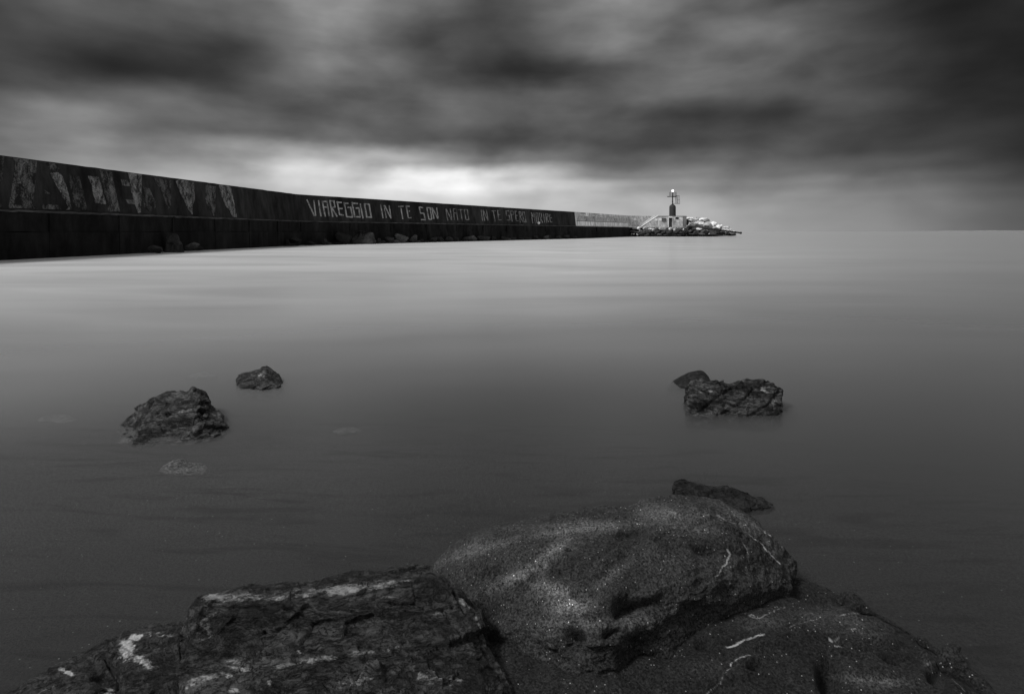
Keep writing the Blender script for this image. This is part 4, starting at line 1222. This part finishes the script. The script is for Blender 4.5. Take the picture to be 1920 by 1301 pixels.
rr_ = random.Random(3)


def boulder(cx_, cy_, w_, h_, Y, tone, label, group, tilt=None, depth=None):
    o = bpy.data.objects.new('boulder', rock_mesh(rr_.randrange(8), rock_mat(tone))); sc.collection.objects.link(o)
    sx = w_ / 2 * Y / F; sz = h_ / 2 * Y / F
    o.location = (PX(cx_, Y), Y, PZ(cy_, Y)); o.scale = (sx * 1.04, (depth or (sx + sz) / 2), sz * 1.08)
    o.rotation_euler = (rr_.uniform(-.15, .15), tilt if tilt is not None else rr_.uniform(-.25, .25), rr_.uniform(-.3, .3))
    tag(o, label, 'rock', group)
    return o


def wallY(px):
    """distance of the wall foot at a photo column"""
    k = (px - 960) / F
    for i in range(3):
        a, b = path[i] + VN[i] * .2, path[i + 1] + VN[i + 1] * .2
        den = (b[0] - a[0]) - k * (b[1] - a[1])
        t = (k * a[1] - a[0]) / den
        if t <= 1 or i == 2: return a[1] + (b[1] - a[1]) * t


def sector(px):
    if px < 430: return None
    if px < 560: return 'dark boulder at the bare wall foot left of the word VIAREGGIO'
    if px < 700: return 'dark boulder at the wall foot below the word VIAREGGIO'
    if px < 790: return 'dark boulder at the wall foot below the words IN TE left of SON'
    if px < 830: return 'dark boulder at the wall foot below the word SON'
    if px < 890: return 'low dark boulder at the wall foot below the word NATO'
    if px < 965: return 'low dark boulder at the wall foot below the words IN TE SPERO'
    if px < 1070: return 'low dark boulder at the wall foot below the word MORIRE'
    return 'low dark boulder at the wall foot below the whitewashed stretch'


FOOT = []
for s_ in [(450, 605, 40, 30, .03), (510, 590, 110, 60, .03), (470, 632, 130, 20, .08), (640, 618, 110, 35, .03), (770, 595, 55, 30, .04), (790, 618, 80, 20, .08), (845, 625, 60, 18, .04), (900, 618, 60, 12, .06),
           (930, 570, 130, 90, .03), (965, 608, 60, 25, .08), (1230, 595, 50, 30, .08), (1320, 580, 90, 45, .08), (1430, 572, 120, 65, .1), (1540, 567, 72, 58, .14), (1255, 603, 60, 14, .06),
           (1610, 592, 50, 14, .06), (1700, 582, 80, 30, .08), (1770, 582, 60, 28, .06), (1840, 584, 70, 25, .1), (1900, 582, 60, 25, .06)]:
    FOOT.append((440 + s_[0] / 4.571, 320 + s_[1] / 4.571, s_[2] / 4.571, s_[3] / 4.571, s_[4]))
for s_ in [(30, 490, 60, 25, .04), (90, 490, 90, 25, .08), (165, 488, 60, 25, .04), (240, 482, 60, 22, .04), (300, 482, 100, 30, .09), (400, 477, 120, 28, .06), (490, 482, 60, 15, .05), (580, 484, 80, 20, .08), (650, 483, 60, 15, .05),
           (720, 483, 60, 12, .05), (770, 482, 80, 14, .08), (850, 475, 50, 18, .05), (930, 471, 60, 20, .1), (965, 468, 40, 25, .06), (1040, 474, 60, 12, .04), (1100, 467, 70, 22, .08), (1180, 471, 60, 14, .05), (1260, 473, 60, 12, .05),
           (1380, 466, 50, 10, .04), (1450, 464, 60, 14, .05), (1570, 457, 60, 18, .06), (1620, 462, 60, 18, .05)]:
    FOOT.append((820 + s_[0] / 4.571, 340 + s_[1] / 4.571, s_[2] / 4.571, s_[3] / 4.571, s_[4]))
GF = 'boulders along the foot of the sea wall'
rf = random.Random(11)
for k in range(34):
    a = rf.choice((rf.uniform(525, 830), rf.uniform(600, 1100), rf.uniform(640, 800)))
    yw_ = HY + F * H / wallY(a)
    h_ = rf.uniform(.10, .28) * (yw_ - HY)
    FOOT.append((a, yw_ - h_ * .45, h_ * rf.uniform(2, 4.5), h_, rf.choice((.03, .05, .1))))
for (a, b, c_, e_, t_) in FOOT:
    Y = wallY(a) - c_ * wallY(a) / F * .45 - .3
    # let it stand in the water at that distance
    yw = HY + F * H / Y
    top = b - e_ / 2
    bot = max(b + e_ / 2, yw + 1.2)
    boulder(a, (top + bot) / 2, c_, bot - top, Y, t_ * .6, sector(a), GF)
Y = wallY(682) - 1.6
yw = HY + F * H / Y
o = water_rock('angular_boulder', [(661, 441, Y + .5, yw + 1, Y, .3), (663, 437, Y + .7, yw + 2, Y - .2, .4), (672, 429, Y + .9, yw + 2, Y - .3, .4), (684, 432, Y + .9, yw + 2, Y - .4, .4), (696, 435, Y + .8, yw + 2, Y - .3, .4), (702, 445, Y + .5, yw + 1, Y - .1, .3), (704, 451, Y + .2, yw + 1, Y, .2)],
               rock_mat(.03), 'big angular boulder with a sloping top leaning on the wall foot', lambda p: facets(p, 14, .18, 5) + .05 * fbm(p, 1.2, 4, seed=6), zlow=-.6, n=(60, 60))
o['group'] = GF
Y = wallY(325) - 1.3
o = water_rock('upright_boulder', [(311, 450, Y + .3, 464, Y, .2), (314, 444, Y + .4, 466, Y - .1, .3), (325, 440, Y + .4, 466, Y - .1, .3), (333, 442, Y + .4, 464, Y - .1, .3), (338, 452, Y + .3, 461, Y, .2), (341, 457, Y + .2, 460, Y, .1)],
               rock_mat(.03), 'dark upright boulder propped against the dark wall near its left end', lambda p: facets(p, 8, .12, 7) + .03 * fbm(p, 2.2, 4, seed=6), zlow=-.2, n=(60, 60))
o['group'] = GF
for (a, b, c_, e_, t_, lb) in [(296.5, 468.3, 36, 14, .02, 'low black boulder left of the upright one'),
                               (359, 462.8, 33, 13, .05, 'rough dark boulder right of the upright one'), (377, 466, 20, 6, .04, 'small flat stone at the right end of the group by the upright boulder'),
                               (328, 467, 22, 10, .02, 'black boulder under the upright one')]:
    Y = wallY(a) - 1.2
    boulder(a, b, c_, e_, Y, t_, lb, GF)

# boulders in front of the hut
GH = 'boulders heaped in front of the hut'
for (a, b, c_, e_, t_) in [(300, 490, 120, 70, .42), (420, 500, 110, 80, .72), (560, 500, 150, 90, .3), (720, 520, 180, 90, .6), (830, 540, 120, 90, .4), (900, 510, 100, 80, .2), (1050, 510, 170, 80, .3), (1180, 540, 150, 110, .25), (1300, 505, 150, 80, .9),
                           (1390, 515, 80, 80, .8), (1520, 510, 180, 100, .25), (1640, 530, 60, 50, .7), (260, 580, 160, 60, .08), (370, 605, 130, 60, .08), (470, 570, 100, 80, .2), (580, 580, 130, 90, .05), (220, 645, 60, 40, .4), (280, 645, 60, 34, .6),
                           (370, 665, 60, 40, .6), (500, 640, 200, 90, .03), (700, 620, 220, 120, .03), (900, 620, 200, 110, .03), (1080, 620, 200, 120, .03), (1280, 620, 220, 120, .03), (1480, 620, 200, 120, .03), (1600, 640, 160, 100, .03), (930, 668, 50, 24, .5),
                           (450, 660, 160, 60, .03), (620, 670, 160, 50, .05), (820, 680, 180, 40, .03), (1000, 670, 160, 50, .05), (1180, 675, 180, 50, .03), (1380, 675, 180, 50, .04), (1560, 680, 160, 40, .03)]:
    px_, py_ = 1170 + a / 14.77, 395 + b / 14.77
    Y = 139.6 - (b - 490) / 100
    x_ = PX(px_)
    lb = ('pale ' if t_ > .35 else 'grey ' if t_ > .1 else 'dark ') + 'boulder in the heap ' + ('below the foot of the hut stair' if px_ < 1212 else 'between the stair foot and the hut door' if px_ < 1250 else 'below the hut door' if px_ < 1267 else 'below the hut window and corner')
    boulder(px_, py_, c_ / 14.77 * 1.1, e_ / 14.77 * 1.15, Y, t_, lb, GH)

# boulders at the tip
GT = 'boulders piled at the tip of the breakwater'
TIP = [(410, 475, 150, 70, .55), (540, 485, 190, 70, .88), (720, 512, 230, 76, .88), (480, 540, 200, 90, .3), (600, 600, 200, 130, .88), (460, 605, 190, 70, .6), (800, 550, 170, 90, .2), (850, 590, 230, 110, .88), (820, 650, 210, 130, .42), (960, 640, 170, 160, .88),
       (980, 690, 120, 80, .42), (1090, 680, 210, 120, .88), (1060, 615, 120, 40, .42), (1200, 705, 210, 130, .8), (1300, 755, 170, 90, .88), (1390, 785, 120, 60, .6), (345, 560, 90, 130, .03),
       (500, 740, 180, 120, .08), (400, 765, 70, 60, .8), (640, 720, 170, 80, .6), (560, 800, 190, 110, .08), (740, 790, 230, 140, .1), (940, 800, 250, 140, .06), (1130, 800, 180, 120, .08), (1250, 815, 140, 100, .07), (1370, 825, 140, 80, .08), (430, 835, 180, 60, .05), (650, 840, 200, 60, .05),
       (700, 700, 200, 120, .3), (900, 720, 200, 120, .3), (1080, 750, 200, 100, .3), (560, 660, 200, 100, .3), (420, 690, 150, 100, .08), (330, 790, 170, 160, .03), (480, 790, 200, 150, .03), (700, 800, 260, 150, .03), (1000, 800, 260, 150, .03)]
for i, (a, b, c_, e_, t_) in enumerate(TIP):
    px_, py_ = 1260 + a / 12, 370 + b / 12
    back = i >= 28
    Y = 150.0 - (b - 440) / 400 * 9 + (3.0 if back else 0)
    lb = ('pale ' if t_ > .35 else 'grey ' if t_ > .1 else 'dark ') + 'boulder at the breakwater tip ' + ('above' if b < 520 + (a - 400) * .27 + 110 else 'below') + ' the slanting pipe, ' + ('next to the hut' if a < 640 else 'in the middle of the pile' if a < 1000 else 'near the low seaward end')
    boulder(px_, py_, c_ / 12 * 1.08, e_ / 12 * 1.1, Y, t_, lb, GT, depth=1.1)
# low rock toe running out along the water
for a_, w_ in ((1305, 60), (1335, 70)):
    boulder(a_, 441.3, w_, 5, 141.2, .03, 'flat black rock at the waterline in front of the tip boulders', GT, 0.0)
boulder(1372, 441.2, 30, 2.6, 141.5, .012, 'thin black rock toe at the waterline under the pipe end', GT, 0.0)

# ------------------------------------------------------------------ slanting pipe on legs
YP = 139.0
pq = lambda px, py, Y=YP: (PX(px, Y), Y, PZ(py, Y))
pipe = empty('steel_boom', pq(1291, 424)); tag(pipe, 'long dark steel pipe slanting from the hut corner down over the tip boulders', 'pipe')
MB().tube(pq(1291, 423.6), pq(1388, 436.8), .21, .18, 12).build('pipe', M['rust'], pipe, True)
MB().tube(pq(1387.4, 436.7), pq(1390.4, 437.1), .27, n=16).tube(pq(1384.2, 436.3), pq(1384.8, 436.4), .2, n=16).build('flange', M['rust'], pipe, True)
MB().path([pq(1293.5, 423.3), pq(1289.5, 424.5), pq(1280.5, 440)], .16).build('leg', M['rust'], pipe, True)
MB().path([pq(1294, 424.2, YP + 1), pq(1291, 425.5, YP + 1), pq(1285.5, 440, YP + 1)], .15).build('leg', M['rust'], pipe, True)

# ------------------------------------------------------------------ far coast, a thin line
cv = []; K = 120
rs = np.random.RandomState(9)
for i in range(K + 1):
    a = R(28 + 32 * i / K); d_ = 21000
    h = 1 + 46 * min(1, i / 80) * (0.6 + 0.4 * abs(math.sin(i * .37) * math.sin(i * .11))) + rs.uniform(0, 6)
    cv.append((math.sin(a) * d_, math.cos(a) * d_, h))
v = []; f = []
for (x_, y_, h) in cv:
    v += [(x_, y_, -5), (x_, y_, h * .8), (x_ * 1.03, y_ * 1.03, h), (x_ * 1.08, y_ * 1.08, -5)]
for i in range(K):
    for j in range(3): f.append((i * 4 + j, i * 4 + j + 1, i * 4 + 5 + j, i * 4 + 4 + j))
m, T = material('coast with painted haze'); principled(T, 0.22, 1.0, spec=0.0)  # haze put into the colour as a plain light grey
o = new_mesh('far_coast', v, f, m); tag(o, 'thin low line of coast on the horizon at right', 'coast', kind='structure')
